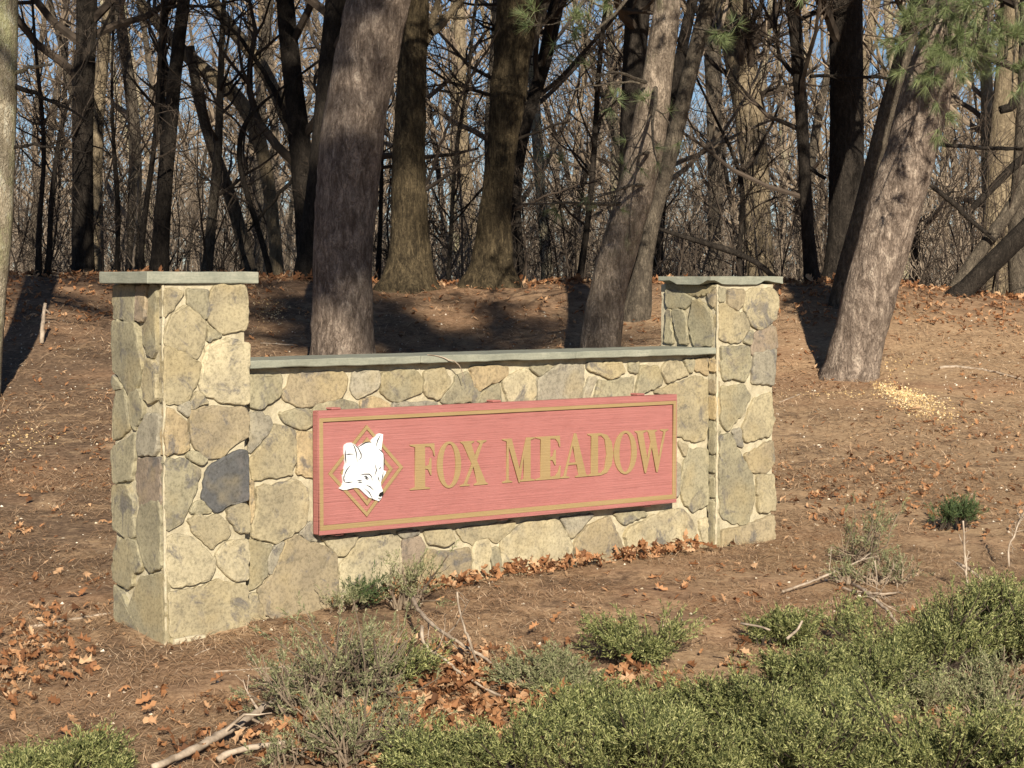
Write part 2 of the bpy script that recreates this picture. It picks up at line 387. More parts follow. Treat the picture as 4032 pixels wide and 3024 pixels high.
def fillet_poly(pts, rng, step=.022, jit=.0035):
    out = []; n = len(pts)
    for i in range(n):
        a = np.array(pts[i]); b = np.array(pts[(i + 1) % n]); L = np.linalg.norm(b - a); k = max(1, int(L / step)); nr = np.array([-(b - a)[1], (b - a)[0]]) / (L + 1e-9)
        for j in range(k):
            t = j / k; off = rng.normal() * jit
            if j == 0:                       # cut the corner a little
                c = np.array(pts[i - 1]); out.append(a + (c - a) / (np.linalg.norm(c - a) + 1e-9) * min(.006, L * .2)); out.append(a + (b - a) / L * min(.006, L * .2))
            else: out.append(a + (b - a) * t + nr * off)
    return np.array(out)
def stone(parent, pts2, base, sign, axis, color, rng, proud=None):
    """pts2: polygon on the face (a, z). axis 'f': face normal -y at y=base; 's': face normal -x at x=base."""
    P = fillet_poly(pts2, rng); area = .5 * np.sum(P[:, 0] * np.roll(P[:, 1], -1) - np.roll(P[:, 0], -1) * P[:, 1])
    if area < 0: P = P[::-1]
    n = len(P); c = P.mean(0)
    nx = np.roll(P, -1, 0) - np.roll(P, 1, 0); nrm = np.stack([nx[:, 1], -nx[:, 0]], 1); nrm /= np.linalg.norm(nrm, axis=1, keepdims=True) + 1e-9
    size = math.sqrt(abs(area)); pr = proud if proud is not None else .007 + .010 * rng.random()
    tl = rng.normal(size=2) * .022
    rings = []
    depth = [-.03, pr * .55, pr * .92, pr]; ins = [-.007, -.005, -.001, .004 + .01 * min(size, .3)]
    for dd, ii in zip(depth, ins):
        Q = P - nrm * ii; d = dd + (((Q - c) @ tl) if dd > 0 else 0)
        if dd > 0: d = np.maximum(d + rng.normal(size=n) * .0009, .003)
        rings.append(np.column_stack([Q, np.broadcast_to(d, (n,))]))
    R = np.concatenate(rings)
    off = c.copy()
    if axis == 'f': V = np.column_stack([R[:, 0], base - R[:, 2], R[:, 1]]); org = np.array([c[0], base, c[1]])
    else: V = np.column_stack([base - R[:, 2], R[:, 0], R[:, 1]]); org = np.array([base, c[0], c[1]])
    convex = True
    j = np.arange(n); j2 = (j + 1) % n; Fq = []
    for k in range(3): Fq.append(np.stack([k * n + j, k * n + j2, (k + 1) * n + j2, (k + 1) * n + j], 1))
    e = np.roll(P, -1, 0) - P; cr = e[:, 0] * np.roll(e, -1, 0)[:, 1] - e[:, 1] * np.roll(e, -1, 0)[:, 0]
    # star-shaped test about the centroid
    w_ = P - c; w2 = np.roll(w_, -1, 0); star = ((w_[:, 0] * w2[:, 1] - w_[:, 1] * w2[:, 0]) > 0).all()
    mb = MB(); mb.V = [V - org]; mb.n = 0
    mb.F.setdefault(n, []).append(np.array([3 * n + j]))
    Fq = np.concatenate(Fq)
    if axis == 's':
        Fq = Fq[:, ::-1]; mb.F = {k: [f[:, ::-1] for f in v] for k, v in mb.F.items()}
    mb.F.setdefault(4, []).append(Fq)
    me = mb.me('stone'); me.materials.append(MAT['stone'])
    o = obj('stone', me, None, parent, color); o.location = org
    return o
def rough_box(name, u0, u1, v0, v1, z0, z1, mat, parent, step=.06, amp=.003, rng=RNG, kind=None, chip=0.):
    """box with rippled faces, welded edges"""
    us = np.linspace(u0, u1, max(2, int((u1 - u0) / step) + 1)); vs = np.linspace(v0, v1, max(2, int((v1 - v0) / step) + 1)); zs = np.linspace(z0, z1, max(3, int((z1 - z0) / step) + 1))
    idx = {}; V = []; Fq = []
    def vid(i, j, k):
        t = (i, j, k)
        if t not in idx: idx[t] = len(V); V.append((us[i], vs[j], zs[k]))
        return idx[t]
    nu, nv, nz = len(us), len(vs), len(zs)
    for i in range(nu - 1):
        for j in range(nv - 1):
            Fq.append((vid(i, j, nz - 1), vid(i + 1, j, nz - 1), vid(i + 1, j + 1, nz - 1), vid(i, j + 1, nz - 1)))
            Fq.append((vid(i, j, 0), vid(i, j + 1, 0), vid(i + 1, j + 1, 0), vid(i + 1, j, 0)))
        for k in range(nz - 1):
            Fq.append((vid(i, 0, k), vid(i + 1, 0, k), vid(i + 1, 0, k + 1), vid(i, 0, k + 1)))
            Fq.append((vid(i, nv - 1, k), vid(i, nv - 1, k + 1), vid(i + 1, nv - 1, k + 1), vid(i + 1, nv - 1, k)))
    for j in range(nv - 1):
        for k in range(nz - 1):
            Fq.append((vid(0, j, k), vid(0, j, k + 1), vid(0, j + 1, k + 1), vid(0, j + 1, k)))
            Fq.append((vid(nu - 1, j, k), vid(nu - 1, j + 1, k), vid(nu - 1, j + 1, k + 1), vid(nu - 1, j, k + 1)))
    V = np.array(V, float); cc = V.mean(0)
    for s, a in ((14, amp), (45, amp * .6)):
        V += np.stack([vnoise(V * s + 11, 1), vnoise(V * s + 23, 2), vnoise(V * s + 37, 3)], 1) * 2 * a - a
    if chip:                                  # uneven underside
        low = V[:, 2] < (z0 + (z1 - z0) * .3); V[low, 2] += chip * np.clip(vnoise(np.column_stack([V[low, 0] * 9, V[low, 1] * 9, V[low, 0] * 0]), 5) - .45, 0, 1) * 2
    mb = MB(); mb.add(V, np.array(Fq)); o = obj(name, mb.me(name), mat, parent)
    bv = o.modifiers.new('bevel', 'BEVEL'); bv.width = .004; bv.segments = 1; bv.limit_method = 'ANGLE'; bv.angle_limit = radians(60)
    if kind: o['kind'] = kind
    return o

SR = np.random.default_rng(3)
def frame_thing(name, label, cat, group=None, u=0, v=0):
    o = empty(name, CORNER, ROT); tag(o, label, cat, group); return o

# left pillar
WL = .455
pl = frame_thing('stone_pillar', 'fieldstone pillar at the left end of the wall, the nearer and taller of the two', 'pillar', 'stone pillars at the ends of the sign wall')
rough_box('mortar_core', 0.009, WL - .006, .009, WL, -.35, 1.676, MAT['mortar'], pl, .03, .004)
LF = [('A', T_, [(620,120),(780,105),(890,150),(850,210),(760,355),(700,385),(610,445),(640,250)]), ('A', V_, [(930,110),(1170,130),(1180,400),(1140,460),(1040,370),(930,290)]),
 ('A', T_, [(1240,80),(1600,75),(1630,250),(1630,500),(1600,585),(1440,605),(1340,630),(1190,500),(1170,440),(1190,200)]),
 ('A', T_, [(900,300),(1000,370),(1140,490),(1140,640),(1080,850),(1035,915),(930,840),(660,750),(640,650),(760,400)]),
 ('A', T_, [(650,780),(860,840),(1080,970),(1060,1120),(990,1280),(950,1390),(830,1440),(650,1430)]),
 ('A', L_, [(1180,760),(1400,680),(1630,740),(1630,1430),(1320,1425),(1140,1345),(1070,1230),(1100,980),(1140,860)]),
 ('A', V_, [(1160,530),(1330,645),(1170,725)]), ('A', T_, [(1050,1290),(1170,1430),(950,1500),(970,1420)]), ('A', G_, [(870,1445),(960,1410),(940,1590),(820,1500)]),
 ('B', O_, [(690,20),(760,40),(910,180),(950,480),(910,520),(660,575),(640,400)]), ('B', B_, [(960,50),(1180,10),(1600,20),(1640,100),(1640,340),(1500,420),(1330,590),(1150,600),(1020,480),(970,300)]),
 ('B', V_, [(930,530),(1050,530),(1160,620),(1100,680),(920,580)]), ('B', V_, [(690,600),(900,610),(1080,740),(1020,1000),(870,1340),(700,1440),(660,1000)]),
 ('B', D_, [(1610,510),(1630,600),(1630,1080),(1380,1150),(1260,1230),(1100,1070),(1150,760),(1330,600),(1480,530)]), ('B', T_, [(1390,1190),(1600,1130),(1640,1170),(1640,1460),(1530,1460),(1400,1300)]),
 ('B', T_, [(940,1310),(1080,1250),(1130,1290),(1280,1250),(1400,1340),(1430,1470),(1330,1550),(1210,1650),(990,1450)]), ('B', V_, [(1110,1090),(1215,1215),(1110,1235),(960,1230),(1015,1115)]),
 ('C', L_, [(700,200),(820,160),(980,190),(1250,440),(1240,560),(1180,680),(960,740),(760,770),(710,700),(690,440)]), ('C', L_, [(1440,230),(1620,220),(1625,680),(1500,700),(1400,640),(1290,520),(1260,390),(1330,290)]),
 ('C', T_, [(710,830),(1000,800),(1290,680),(1420,720),(1620,760),(1640,1180),(1540,1290),(1370,1320),(1280,1370),(1130,1390),(980,1450),(880,1430),(730,1330)]), ('C', V_, [(740,1350),(890,1440),(730,1410)])]
for c, col, p in LF:
    pts = [loc_front(x, y) for x, y in src(c, p)]; pts = [(min(max(u, .006), WL + .008), z) for u, z in pts]
    stone(pl, pts, 0, 1, 'f', tuple(np.array(col) * (.92 + .16 * SR.random())), SR)
LS = [('A', V_, [(85,75),(340,75),(340,460),(300,510),(150,460),(85,450)]), ('A', P_, [(360,75),(480,75),(460,440),(400,490),(348,460)]), ('A', V_, [(500,75),(590,75),(570,400),(585,820),(540,910),(480,870),(430,740),(420,560),(480,440)]),
 ('A', V_, [(90,480),(200,500),(350,510),(380,640),(410,900),(430,1020),(390,1160),(330,1290),(270,1350),(190,1200),(90,1060),(75,800)]), ('A', T_, [(470,920),(540,940),(590,1040),(590,1380),(500,1440),(440,1380),(430,1150)]),
 ('A', V_, [(90,1100),(190,1220),(200,1260),(110,1280),(75,1200)]), ('B', V_, [(110,-200),(220,-190),(250,50),(280,250),(180,350),(80,385),(75,100)]), ('B', V_, [(270,-140),(370,-200),(430,-60),(430,80),(330,280),(280,180)]),
 ('B', G_, [(460,100),(560,80),(630,120),(600,500),(560,570),(380,565),(360,400),(390,240)]), ('B', V_, [(350,310),(335,580),(290,850),(100,880),(80,500),(200,400)]), ('B', P_, [(370,600),(620,600),(630,1150),(560,1190),(420,1240),(385,1100),(345,800)]),
 ('B', V_, [(100,920),(260,910),(330,1080),(330,1500),(220,1520),(75,1420),(80,1100)]), ('C', V_, [(410,-180),(620,-230),(655,0),(640,200),(650,530),(510,600),(440,480),(370,230),(362,0)]),
 ('C', V_, [(150,200),(300,220),(370,260),(425,520),(400,590),(330,600),(320,740),(260,790),(90,670),(90,400)]), ('C', V_, [(110,740),(190,830),(270,1010),(350,790),(400,650),(665,630),(680,1420),(560,1520),(300,1440),(110,1300)])]
for c, col, p in LS:
    pts = [loc_side(x, y, 0) for x, y in src(c, p)]; pts = [(min(max(v, .006), WL), z) for v, z in pts]
    stone(pl, pts, 0, 1, 's', tuple(np.array(col) * (.9 + .16 * SR.random())), SR)
rough_box('mortar_joint', -.002, .012, -.002, .012, -.1, 1.672, MAT['mortar'], pl, .03, .004)
rough_box('cap_slab', -.088, WL + .062, -.014, WL - .03, 1.676, 1.731, MAT['slab'], pl, .05, .0015, chip=0.)
rough_box('mortar_footing', .03, .20, -.035, .2, -.2, .040, MAT['mortar'], pl, .02, .006)

# right pillar
UR = 3.619; WR = .470
pr_ = frame_thing('stone_pillar', 'fieldstone pillar at the right end of the wall, farther off beside the leaning pine', 'pillar', 'stone pillars at the ends of the sign wall')
rough_box('mortar_core', UR + .008, UR + WR - .002, .009, WR, -.1, 1.668, MAT['mortar'], pr_, .03, .004)
RF = [('H', V_, [(1080,220),(1180,230),(1160,430),(1070,430)]), ('H', B_, [(1220,240),(1460,240),(1460,430),(1370,570),(1220,490)]), ('H', T_, [(1590,230),(1920,230),(1990,330),(2020,460),(1960,700),(1730,870),(1600,810),(1480,560),(1480,300)]),
 ('H', T_, [(1080,470),(1200,480),(1340,590),(1470,610),(1560,800),(1510,930),(1420,1060),(1270,1080),(1090,1010)]), ('H', P_, [(1640,940),(1860,800),(1960,830),(2000,1100),(1990,1160),(1600,1270),(1590,1170)]), ('H', V_, [(1560,890),(1620,900),(1580,1110),(1465,1060)]),
 ('I', V_, [(410,475),(560,475),(570,590),(540,670),(470,650),(425,665),(410,600)]), ('I', G_, [(590,510),(710,490),(700,690),(580,680)]), ('I', V_, [(410,700),(540,690),(575,750),(530,850),(440,945),(405,890)]),
 ('I', T_, [(590,770),(690,730),(700,900),(680,970),(540,1005),(525,930)]), ('I', G_, [(470,945),(515,930),(525,1010),(530,1035),(490,1020)]), ('I', V_, [(400,980),(450,960),(520,1090),(580,1190),(595,1300),(580,1400),(560,1465),(470,1460),(410,1420),(398,1200)]),
 ('I', B_, [(540,1080),(690,1000),(700,1120),(650,1185),(570,1170)]), ('I', T_, [(610,1190),(700,1190),(710,1390),(620,1400),(605,1290)]), ('I', B_, [(415,1500),(520,1480),(700,1415),(715,1640),(600,1660),(405,1660)])]
for c, col, p in RF:
    pts = [loc_front(x, y) for x, y in src(c, p)]; pts = [(min(max(u, UR + .008), UR + WR + .022), z) for u, z in pts]
    stone(pr_, pts, 0, 1, 'f', tuple(np.array(col) * (.92 + .16 * SR.random())), SR)
RS = [('H', V_, [(260,150),(1040,190),(1020,215),(890,300),(860,330),(640,330),(500,250),(260,230)]), ('H', V_, [(260,245),(500,265),(640,345),(700,385),(560,540),(270,510)]), ('H', V_, [(270,545),(335,550),(365,1090),(230,1070)]), ('H', V_, [(360,555),(530,565),(590,750),(600,1100),(480,1090),(395,800)]),
 ('H', V_, [(680,430),(760,400),(860,470),(950,600),(990,780),(975,1120),(700,1130),(640,950),(612,750),(655,600)]), ('H', B_, [(910,320),(1050,225),(1010,500),(985,520)])]
for c, col, p in RS:
    pts = [loc_side(x, y, UR) for x, y in src(c, p)]; pts = [(min(max(v, .006), WR), z) for v, z in pts]
    stone(pr_, pts, UR, 1, 's', tuple(np.array(col) * (.85 + .16 * SR.random())), SR)  # side stones darker: shade of this face put into their colour
for y0, y1, col in ((130, 225, O_), (292, 398, B_), (420, 600, O_), (620, 868, V_), (893, 1020, V_), (1060, 1215, V_), (1245, 1600, V_)):
    z0 = loc_side(2808, 1350 + y1 / 2, UR)[1]; z1 = loc_side(2808, 1350 + y0 / 2, UR)[1]
    stone(pr_, [(.010, z0), (.060, z0 + .005), (.060, z1), (.012, z1 - .004)], UR, 1, 's', col, SR, .008)
rough_box('mortar_joint', UR - .002, UR + .012, -.002, .012, 0, 1.664, MAT['mortar'], pr_, .03, .004)
rough_box('cap_slab', UR - .070, UR + WR + .055, -.014, WR - .06, 1.668, 1.713, MAT['slab'], pr_, .03, .002, chip=.028)

# wall
VW = .065
wl = frame_thing('stone_wall', 'low fieldstone wall between the two pillars carrying the red sign', 'wall')
rough_box('mortar_core', WL + .001, UR - .001, VW + .009, .40, -.3, 1.272, MAT['mortar'], wl, .035, .004)
WS = [('D', V_, [(20,155),(270,150),(275,300),(190,370),(100,425),(20,400)]), ('D', B_, [(350,150),(760,130),(790,180),(780,250),(740,330),(560,370),(500,400),(400,400),(300,350),(275,300),(330,240)]),
 ('D', G_, [(840,130),(1040,125),(1050,200),(1030,260),(870,340),(820,260)]), ('D', V_, [(1065,140),(1200,115),(1340,125),(1390,200),(1380,290),(1270,330),(1200,365),(1130,350),(1060,290)]), ('D', T_, [(1400,130),(1550,95),(1600,180),(1590,250),(1500,350),(1420,320),(1395,270)]),
 ('D', V_, [(1650,160),(1740,130),(1790,230),(1850,300),(1840,370),(1540,370),(1530,335),(1620,250)]), ('D', O_, [(1760,100),(1900,80),(2050,90),(2050,150),(2000,190),(1900,230),(1830,280),(1790,235)]),
 ('D', V_, [(540,385),(750,345),(870,385),(870,470),(520,470)]), ('D', O_, [(900,355),(1000,325),(1130,390),(1130,470),(900,470)]), ('D', G_, [(1150,375),(1500,370),(1500,440),(1150,450)]), ('D', G_, [(20,440),(180,480),(200,540),(180,600),(20,770)]), ('D', V_, [(260,450),(480,420),(560,480),(560,520),(460,580),(300,530)]),
 ('D', T_, [(210,545),(300,560),(375,600),(385,800),(355,940),(50,980),(25,820),(180,625)]), ('D', O_, [(400,605),(560,600),(560,980),(395,930),(398,760)]),
 ('D', T_, [(80,1040),(390,980),(480,1050),(470,1300),(430,1360),(230,1480),(40,1430),(40,1300),(80,1200)]), ('D', G_, [(415,1400),(500,1310),(560,1320),(560,1460),(490,1455)]), ('D', O_, [(20,985),(55,992),(50,1270),(25,1330)]),
 ('E', V_, [(10,650),(200,695),(160,800),(165,930),(80,1020),(10,1050)]), ('E', G_, [(230,695),(295,665),(228,840),(190,925),(168,890),(175,780)]), ('E', B_, [(310,655),(380,612),(480,665),(620,705),(708,775),(712,1200),(560,1230),(350,1300),(230,1270),(140,1240),(88,1050),(195,935),(236,840)]),
 ('E', T_, [(10,1090),(78,1070),(128,1230),(170,1340),(10,1360)]), ('E', L_, [(590,640),(870,620),(768,775),(712,775)]), ('E', L_, [(880,650),(1100,610),(1195,625),(1212,760),(1210,900),(1230,1180),(740,1230),(732,850),(800,780)]), ('E', G_, [(1185,590),(1360,580),(1350,605),(1240,640)]),
 ('E', P_, [(1232,655),(1365,625),(1408,720),(1378,840),(1300,1000),(1225,900)]), ('E', T_, [(1395,580),(1608,570),(1636,655),(1560,703),(1432,683)]), ('E', B_, [(1425,725),(1560,745),(1755,715),(1765,880),(1760,1050),(1400,1150),(1255,1150),(1310,1030),(1392,850)]),
 ('E', T_, [(1655,570),(2110,510),(2095,560),(1970,675),(1885,628),(1785,690),(1705,655)]), ('E', L_, [(1805,665),(1900,645),(1918,740),(1900,870),(1900,1020),(1785,1040),(1778,720)]), ('E', V_, [(1932,725),(1978,705),(2016,900),(2010,960),(1935,980)]),
 ('G', L_, [(-50,745),(130,615),(300,605),(385,598),(475,745),(495,800),(508,960),(150,1050),(-40,1080),(-62,800)]), ('G', G_, [(410,578),(670,550),(600,628),(512,726),(484,736)]), ('G', B_, [(620,645),(795,568),(885,750),(925,900),(700,960),(535,975),(515,800),(545,733)]), ('G', V_, [(832,545),(1060,525),(1090,555),(910,632)]),
 ('G', L_, [(945,660),(1130,565),(1270,515),(1378,512),(1436,580),(1528,790),(1528,850),(1100,900),(955,900),(915,720)]), ('G', L_, [(1505,595),(1588,575),(1588,820),(1545,820)]), ('F', V_, [(1722,832),(1868,842),(1888,1265),(1752,1335),(1682,1250),(1652,1120),(1684,970)]),
 ('F', L_, [(270,275),(430,200),(508,290),(518,400),(470,500),(310,500),(255,300)]), ('F', V_, [(80,400),(220,315),(248,460),(60,470)]), ('F', G_, [(640,210),(700,170),(890,175),(898,300),(858,450),(532,460),(530,285)]), ('F', V_, [(470,192),(640,182),(545,262)]),
 ('F', T_, [(922,162),(1190,152),(1218,230),(1110,286),(924,208)]), ('F', G_, [(935,272),(998,272),(930,440),(885,440)]), ('F', V_, [(1012,295),(1110,304),(1288,265),(1278,440),(975,445)]), ('F', V_, [(1342,182),(1480,184),(1515,320),(1350,405),(1302,405)]), ('F', T_, [(1542,152),(1650,152),(1716,248),(1552,316),(1506,220)]),
 ('F', V_, [(1682,132),(1758,130),(1750,225),(1724,236)]), ('F', V_, [(1250,162),(1330,152),(1312,238),(1255,228)]), ('F', O_, [(1772,130),(1886,112),(1886,256),(1764,208)]), ('F', T_, [(1780,262),(1880,292),(1880,650),(1850,758),(1750,778),(1560,700),(1560,400),(1450,388)]),
 ('F', G_, [(1642,775),(1715,812),(1690,895),(1645,805)]), ('F', G_, [(1560,900),(1655,965),(1638,1200),(1560,1250)])]
for c, col, p in WS:
    pts = [loc_front(x, y, VW) for x, y in src(c, p)]; pts = [(min(max(u, WL + .012), UR - .012), min(z, 1.262)) for u, z in pts]
    stone(wl, pts, VW, 1, 'f', tuple(np.array(col) * (.92 + .16 * SR.random())), SR)
cuts = [WL + .003, 1.50, 2.55, UR - .003]
for a, b in zip(cuts[:-1], cuts[1:]):
    rough_box('coping_slab', a + .0015, b - .0015, .002, .43, 1.272, 1.311, MAT['slab'], wl, .05, .0015, chip=.004)

# ---- sign
sg = frame_thing('entrance_sign', 'faded red wooden sign with gold border, white fox head and gold serif lettering', 'sign')
def plate(name, loops, y0, y1, mat, parent, bev=0., res=1):
    """extruded flat shape in (u,z), front at y0, back at y1"""
    cu = bpy.data.curves.new(name, 'CURVE'); cu.dimensions = '2D'; cu.fill_mode = 'BOTH'; cu.extrude = (y1 - y0) / 2 - bev
    if bev: cu.bevel_depth = bev; cu.bevel_resolution = 1; cu.offset = -bev
    for lp in loops:
        sp = cu.splines.new('POLY'); sp.points.add(len(lp) - 1); sp.use_cyclic_u = True
        for i, (a, b) in enumerate(lp): sp.points[i].co = (a, b, 0, 1)
    t = bpy.data.objects.new('t', cu); COL.objects.link(t)
    me = bpy.data.meshes.new_from_object(t); bpy.data.objects.remove(t); bpy.data.curves.remove(cu)
    V = np.empty(len(me.vertices) * 3, np.float32); me.vertices.foreach_get('co', V); V = V.reshape(-1, 3)
    W = np.column_stack([V[:, 0], (y0 + y1) / 2 - V[:, 2], V[:, 1]]); me.vertices.foreach_set('co', W.astype(np.float32).ravel()); me.update(); me.name = name
    me.materials.clear(); me.materials.append(mat)
    return obj(name, me, None, parent)
u0, zt = loc_front(*src('D', [(552, 440)])[0]); u1 = loc_front(*src('F', [(1612, 398)])[0])[0]
zt = (loc_front(*src('D', [(552, 440)])[0])[1] + loc_front(*src('F', [(1600, 400)])[0])[1]) / 2
zb = (loc_front(*src('D', [(552, 1416)])[0])[1] + loc_front(*src('F', [(1600, 1255)])[0])[1]) / 2
SY = -0.012
rough_box('board', u0, u1, SY + .002, SY + .046, zb, zt, MAT['pink'], sg, .04, .0008)
def band(px_): return loc_front(*px_)
ub0 = u0 + .004; ub1 = u1 - .006; zb1 = zt - .036; zb0 = zb + .022; bw = .026
rect = lambda a, b, c, d: [(a, b), (c, b), (c, d), (a, d)]
plate('border', [rect(ub0, zb0, ub1, zb1), rect(ub0 + bw * .8, zb0 + bw * .95, ub1 - bw * .8, zb1 - bw * .7)[::-1]], SY - .009, SY + .003, MAT['gold'], sg, .001)
plate('edge_lip', [rect(u0, zb, u1, zt), rect(ub0 - .0005, zb0 - .0005, ub1 + .0005, zb1 + .0005)[::-1]], SY - .007, SY + .0035, MAT['pink'], sg, .001)
LET = {
 'F': [[(0,0),(.80,0),(.80,.025),(.60,.06),(.60,.45),(.72,.43),(.82,.30),(.86,.30),(.86,.68),(.82,.68),(.76,.53),(.60,.50),(.60,.94),(.80,.93),(.93,.82),(.96,.72),(1,.72),(.98,1),(0,1),(0,.975),(.20,.94),(.20,.06),(0,.025)]],
 'E': [[(0,0),(.97,0),(1,.30),(.96,.30),(.90,.16),(.78,.07),(.58,.06),(.58,.45),(.68,.43),(.76,.32),(.80,.32),(.80,.68),(.76,.68),(.70,.54),(.58,.50),(.58,.94),(.78,.93),(.90,.84),(.94,.74),(.98,.74),(.96,1),(0,1),(0,.975),(.20,.94),(.20,.06),(0,.025)]],
 'X': [[(0,0),(.34,0),(.34,.025),(.24,.05),(.47,.42),(.62,.06),(.50,.025),(.50,0),(1,0),(1,.025),(.92,.06),(.60,.56),(.82,.94),(.95,.975),(.95,1),(.62,1),(.62,.975),(.72,.94),(.53,.66),(.40,.94),(.50,.975),(.50,1),(.02,1),(.02,.975),(.10,.94),(.42,.49),(.14,.05),(0,.025)]],
 'M': [[(0,0),(.30,0),(.30,.025),(.19,.06),(.19,.82),(.50,-.02),(.54,-.02),(.665,.60),(.665,.06),(.56,.025),(.56,0),(1,0),(1,.025),(.87,.06),(.87,.94),(1,.975),(1,1),(.74,1),(.53,.28),(.28,1),(0,1),(0,.975),(.13,.94),(.13,.06),(0,.025)]],
 'A': [[(0,0),(.32,0),(.32,.025),(.20,.05),(.28,.30),(.58,.30),(.66,.05),(.54,.025),(.54,0),(1,0),(1,.025),(.92,.05),(.56,1.03),(.50,1.03),(.12,.05),(0,.025)], [(.30,.35),(.44,.75),(.56,.35)]],
 'D': [[(0,0),(.50,0),(.75,.05),(.93,.22),(1,.5),(.93,.78),(.75,.95),(.50,1),(0,1),(0,.975),(.14,.94),(.14,.06),(0,.025)], [(.40,.06),(.40,.94),(.52,.94),(.66,.85),(.74,.5),(.66,.15),(.52,.06)]],
 'W': [[(0,1),(.34,1),(.34,.975),(.24,.94),(.37,.30),(.47,.72),(.40,.94),(.36,.975),(.36,1),(.66,1),(.66,.975),(.59,.94),(.72,.30),(.86,.94),(.76,.975),(.76,1),(1,1),(1,.975),(.92,.94),(.68,-.03),(.64,-.03),(.50,.58),(.33,-.03),(.29,-.03),(.06,.94),(0,.975)]],
 'O': [[(.5 + .5 * cos(a), .5 + .52 * sin(a)) for a in np.linspace(0, 2 * pi, 28, endpoint=False)], [(.5 + .27 * cos(a), .5 + .465 * sin(a)) for a in np.linspace(0, -2 * pi, 28, endpoint=False)]]}
LP = [('F', 633, 767, 348, 592), ('O', 780, 910, 338, 574), ('X', 905, 1055, 324, 570), ('M', 1135, 1310, 310, 550), ('E', 1315, 1452, 303, 534), ('A', 1450, 1602, 294, 524), ('D', 1598, 1738, 280, 514), ('O', 1742, 1866, 274, 496), ('W', 1856, 2036, 264, 490)]
zl = [loc_front(*src('S', [((a + b) / 2, d)])[0])[1] for _, a, b, c, d in LP]; zh = [loc_front(*src('S', [((a + b) / 2, c)])[0])[1] for _, a, b, c, d in LP]
ZL = float(np.median(zl)); ZH = float(np.median(zh)); print('sign', u0, u1, zb, zt, 'letters', ZL, ZH, zl, zh)
for i, (ch, a, b, c, d) in enumerate(LP):
    ua = loc_front(*src('S', [(a, d)])[0])[0]; ubb = loc_front(*src('S', [(b, d)])[0])[0]
    lo = plate('letter', [[(ua + x * (ubb - ua), ZL + y * (ZH - ZL)) for x, y in lp] for lp in LET[ch]], SY - .0055, SY + .003, MAT['gold'], sg, .0008)
def sx(pts, v=0.): return [loc_front(x, y, v) for x, y in src('X', pts)]
def ring(pts, f):
    P = np.array(sx(pts)); c = P.mean(0); return [list(map(tuple, P)), [tuple(c + (p - c) * f) for p in P][::-1]]
plate('diamond_outline', ring([(685,240),(1160,790),(685,1440),(185,880)], .90), SY - .006, SY + .003, MAT['gold'], sg, .0008)
plate('diamond_outline', ring([(690,400),(1025,812),(690,1295),(345,865)], .86), SY - .006, SY + .003, MAT['gold'], sg, .0008)
FOX = [(385,530),(395,500),(430,475),(470,470),(520,495),(555,530),(600,500),(650,468),(700,458),(735,468),(735,450),(770,410),(815,365),(840,350),(885,360),(880,430),(870,500),(862,560),(885,610),(895,680),(893,770),(890,830),(925,840),(920,870),(890,920),(865,970),(855,985),(860,1040),(880,1090),(885,1120),(880,1150),(860,1200),(830,1235),(790,1220),(740,1200),(700,1185),(650,1140),(610,1100),(570,1065),(520,1058),(460,1070),(410,1085),(360,1088),(320,1070),(345,1040),(375,990),(370,960),(365,900),(375,850),(385,800),(400,740),(390,680),(385,620)]
fx = plate('fox_head', [sx(FOX)], SY - .014, SY + .003, MAT['white'], sg, .0012)
def ribbon(pts, w, close=False):
    P = np.array(sx(pts)); T = unit(np.gradient(P, axis=0)); N = np.stack([-T[:, 1], T[:, 0]], 1)
    t = np.sin(np.linspace(.15, pi - .15, len(P))) if not close else np.ones(len(P))
    return list(map(tuple, np.vstack([P + N * (w / 2 * t)[:, None], (P - N * (w / 2 * t)[:, None])[::-1]])))
STR = [[(480,480),(510,530),(530,600),(545,720)], [(500,490),(555,540),(595,620),(595,660),(570,700)], [(395,628),(430,620),(510,617)], [(455,765),(410,820),(385,870),(372,930)], [(848,368),(810,440),(788,525)], [(820,550),(860,580),(885,615)], [(580,895),(630,880),(700,880),(730,910),(742,965)],
       [(625,915),(655,905),(690,930)], [(640,935),(670,945),(700,940)], [(775,750),(795,830),(770,905)], [(372,985),(430,988),(490,980)], [(540,965),(575,963),(610,968)], [(550,985),(580,988),(612,988)], [(635,1062),(700,1120),(750,1212)], [(650,1015),(710,1045),(765,1095)], [(885,850),(875,910),(860,965)], [(812,905),(820,940),(835,980)], [(855,785),(842,800),(828,820)], [(810,1180),(830,1205),(855,1190)], [(365,905),(372,960),(380,985)], [(392,560),(388,620),(394,690),(400,740)], [(555,530),(600,500),(650,470),(700,461),(735,470)], [(885,610),(894,680),(892,770),(889,830)]]
for s_ in STR: plate('drawn_line', [ribbon(s_, .0062)], SY - .0160, SY - .0138, MAT['line'], fx)
plate('nose', [sx([(885,1102),(887,1150),(850,1178),(820,1168),(838,1125)])], SY - .0155, SY - .0136, MAT['black'], fx)
plate('eye', [sx([(645,925),(660,912),(682,928),(665,938)])], SY - .0155, SY - .0136, MAT['line'], fx)
for px_, z_ in ((('D', 1975, 355), 1), (('D', 710, 420), 1), (('D', 735, 1412), 0), (('D', 2030, 1285), 0), (('F', 1350, 405), 1), (('F', 1400, 1282), 0)):
    uu = loc_front(*src(px_[0], [px_[1:]])[0])[0]
    rough_box('mounting_cleat', uu - .028, uu + .028, SY + .010, VW + .005, (zt + .001) if z_ else zb - .012, (zt + .012) if z_ else zb - .001, MAT['pink'], sg, .03, .0004)

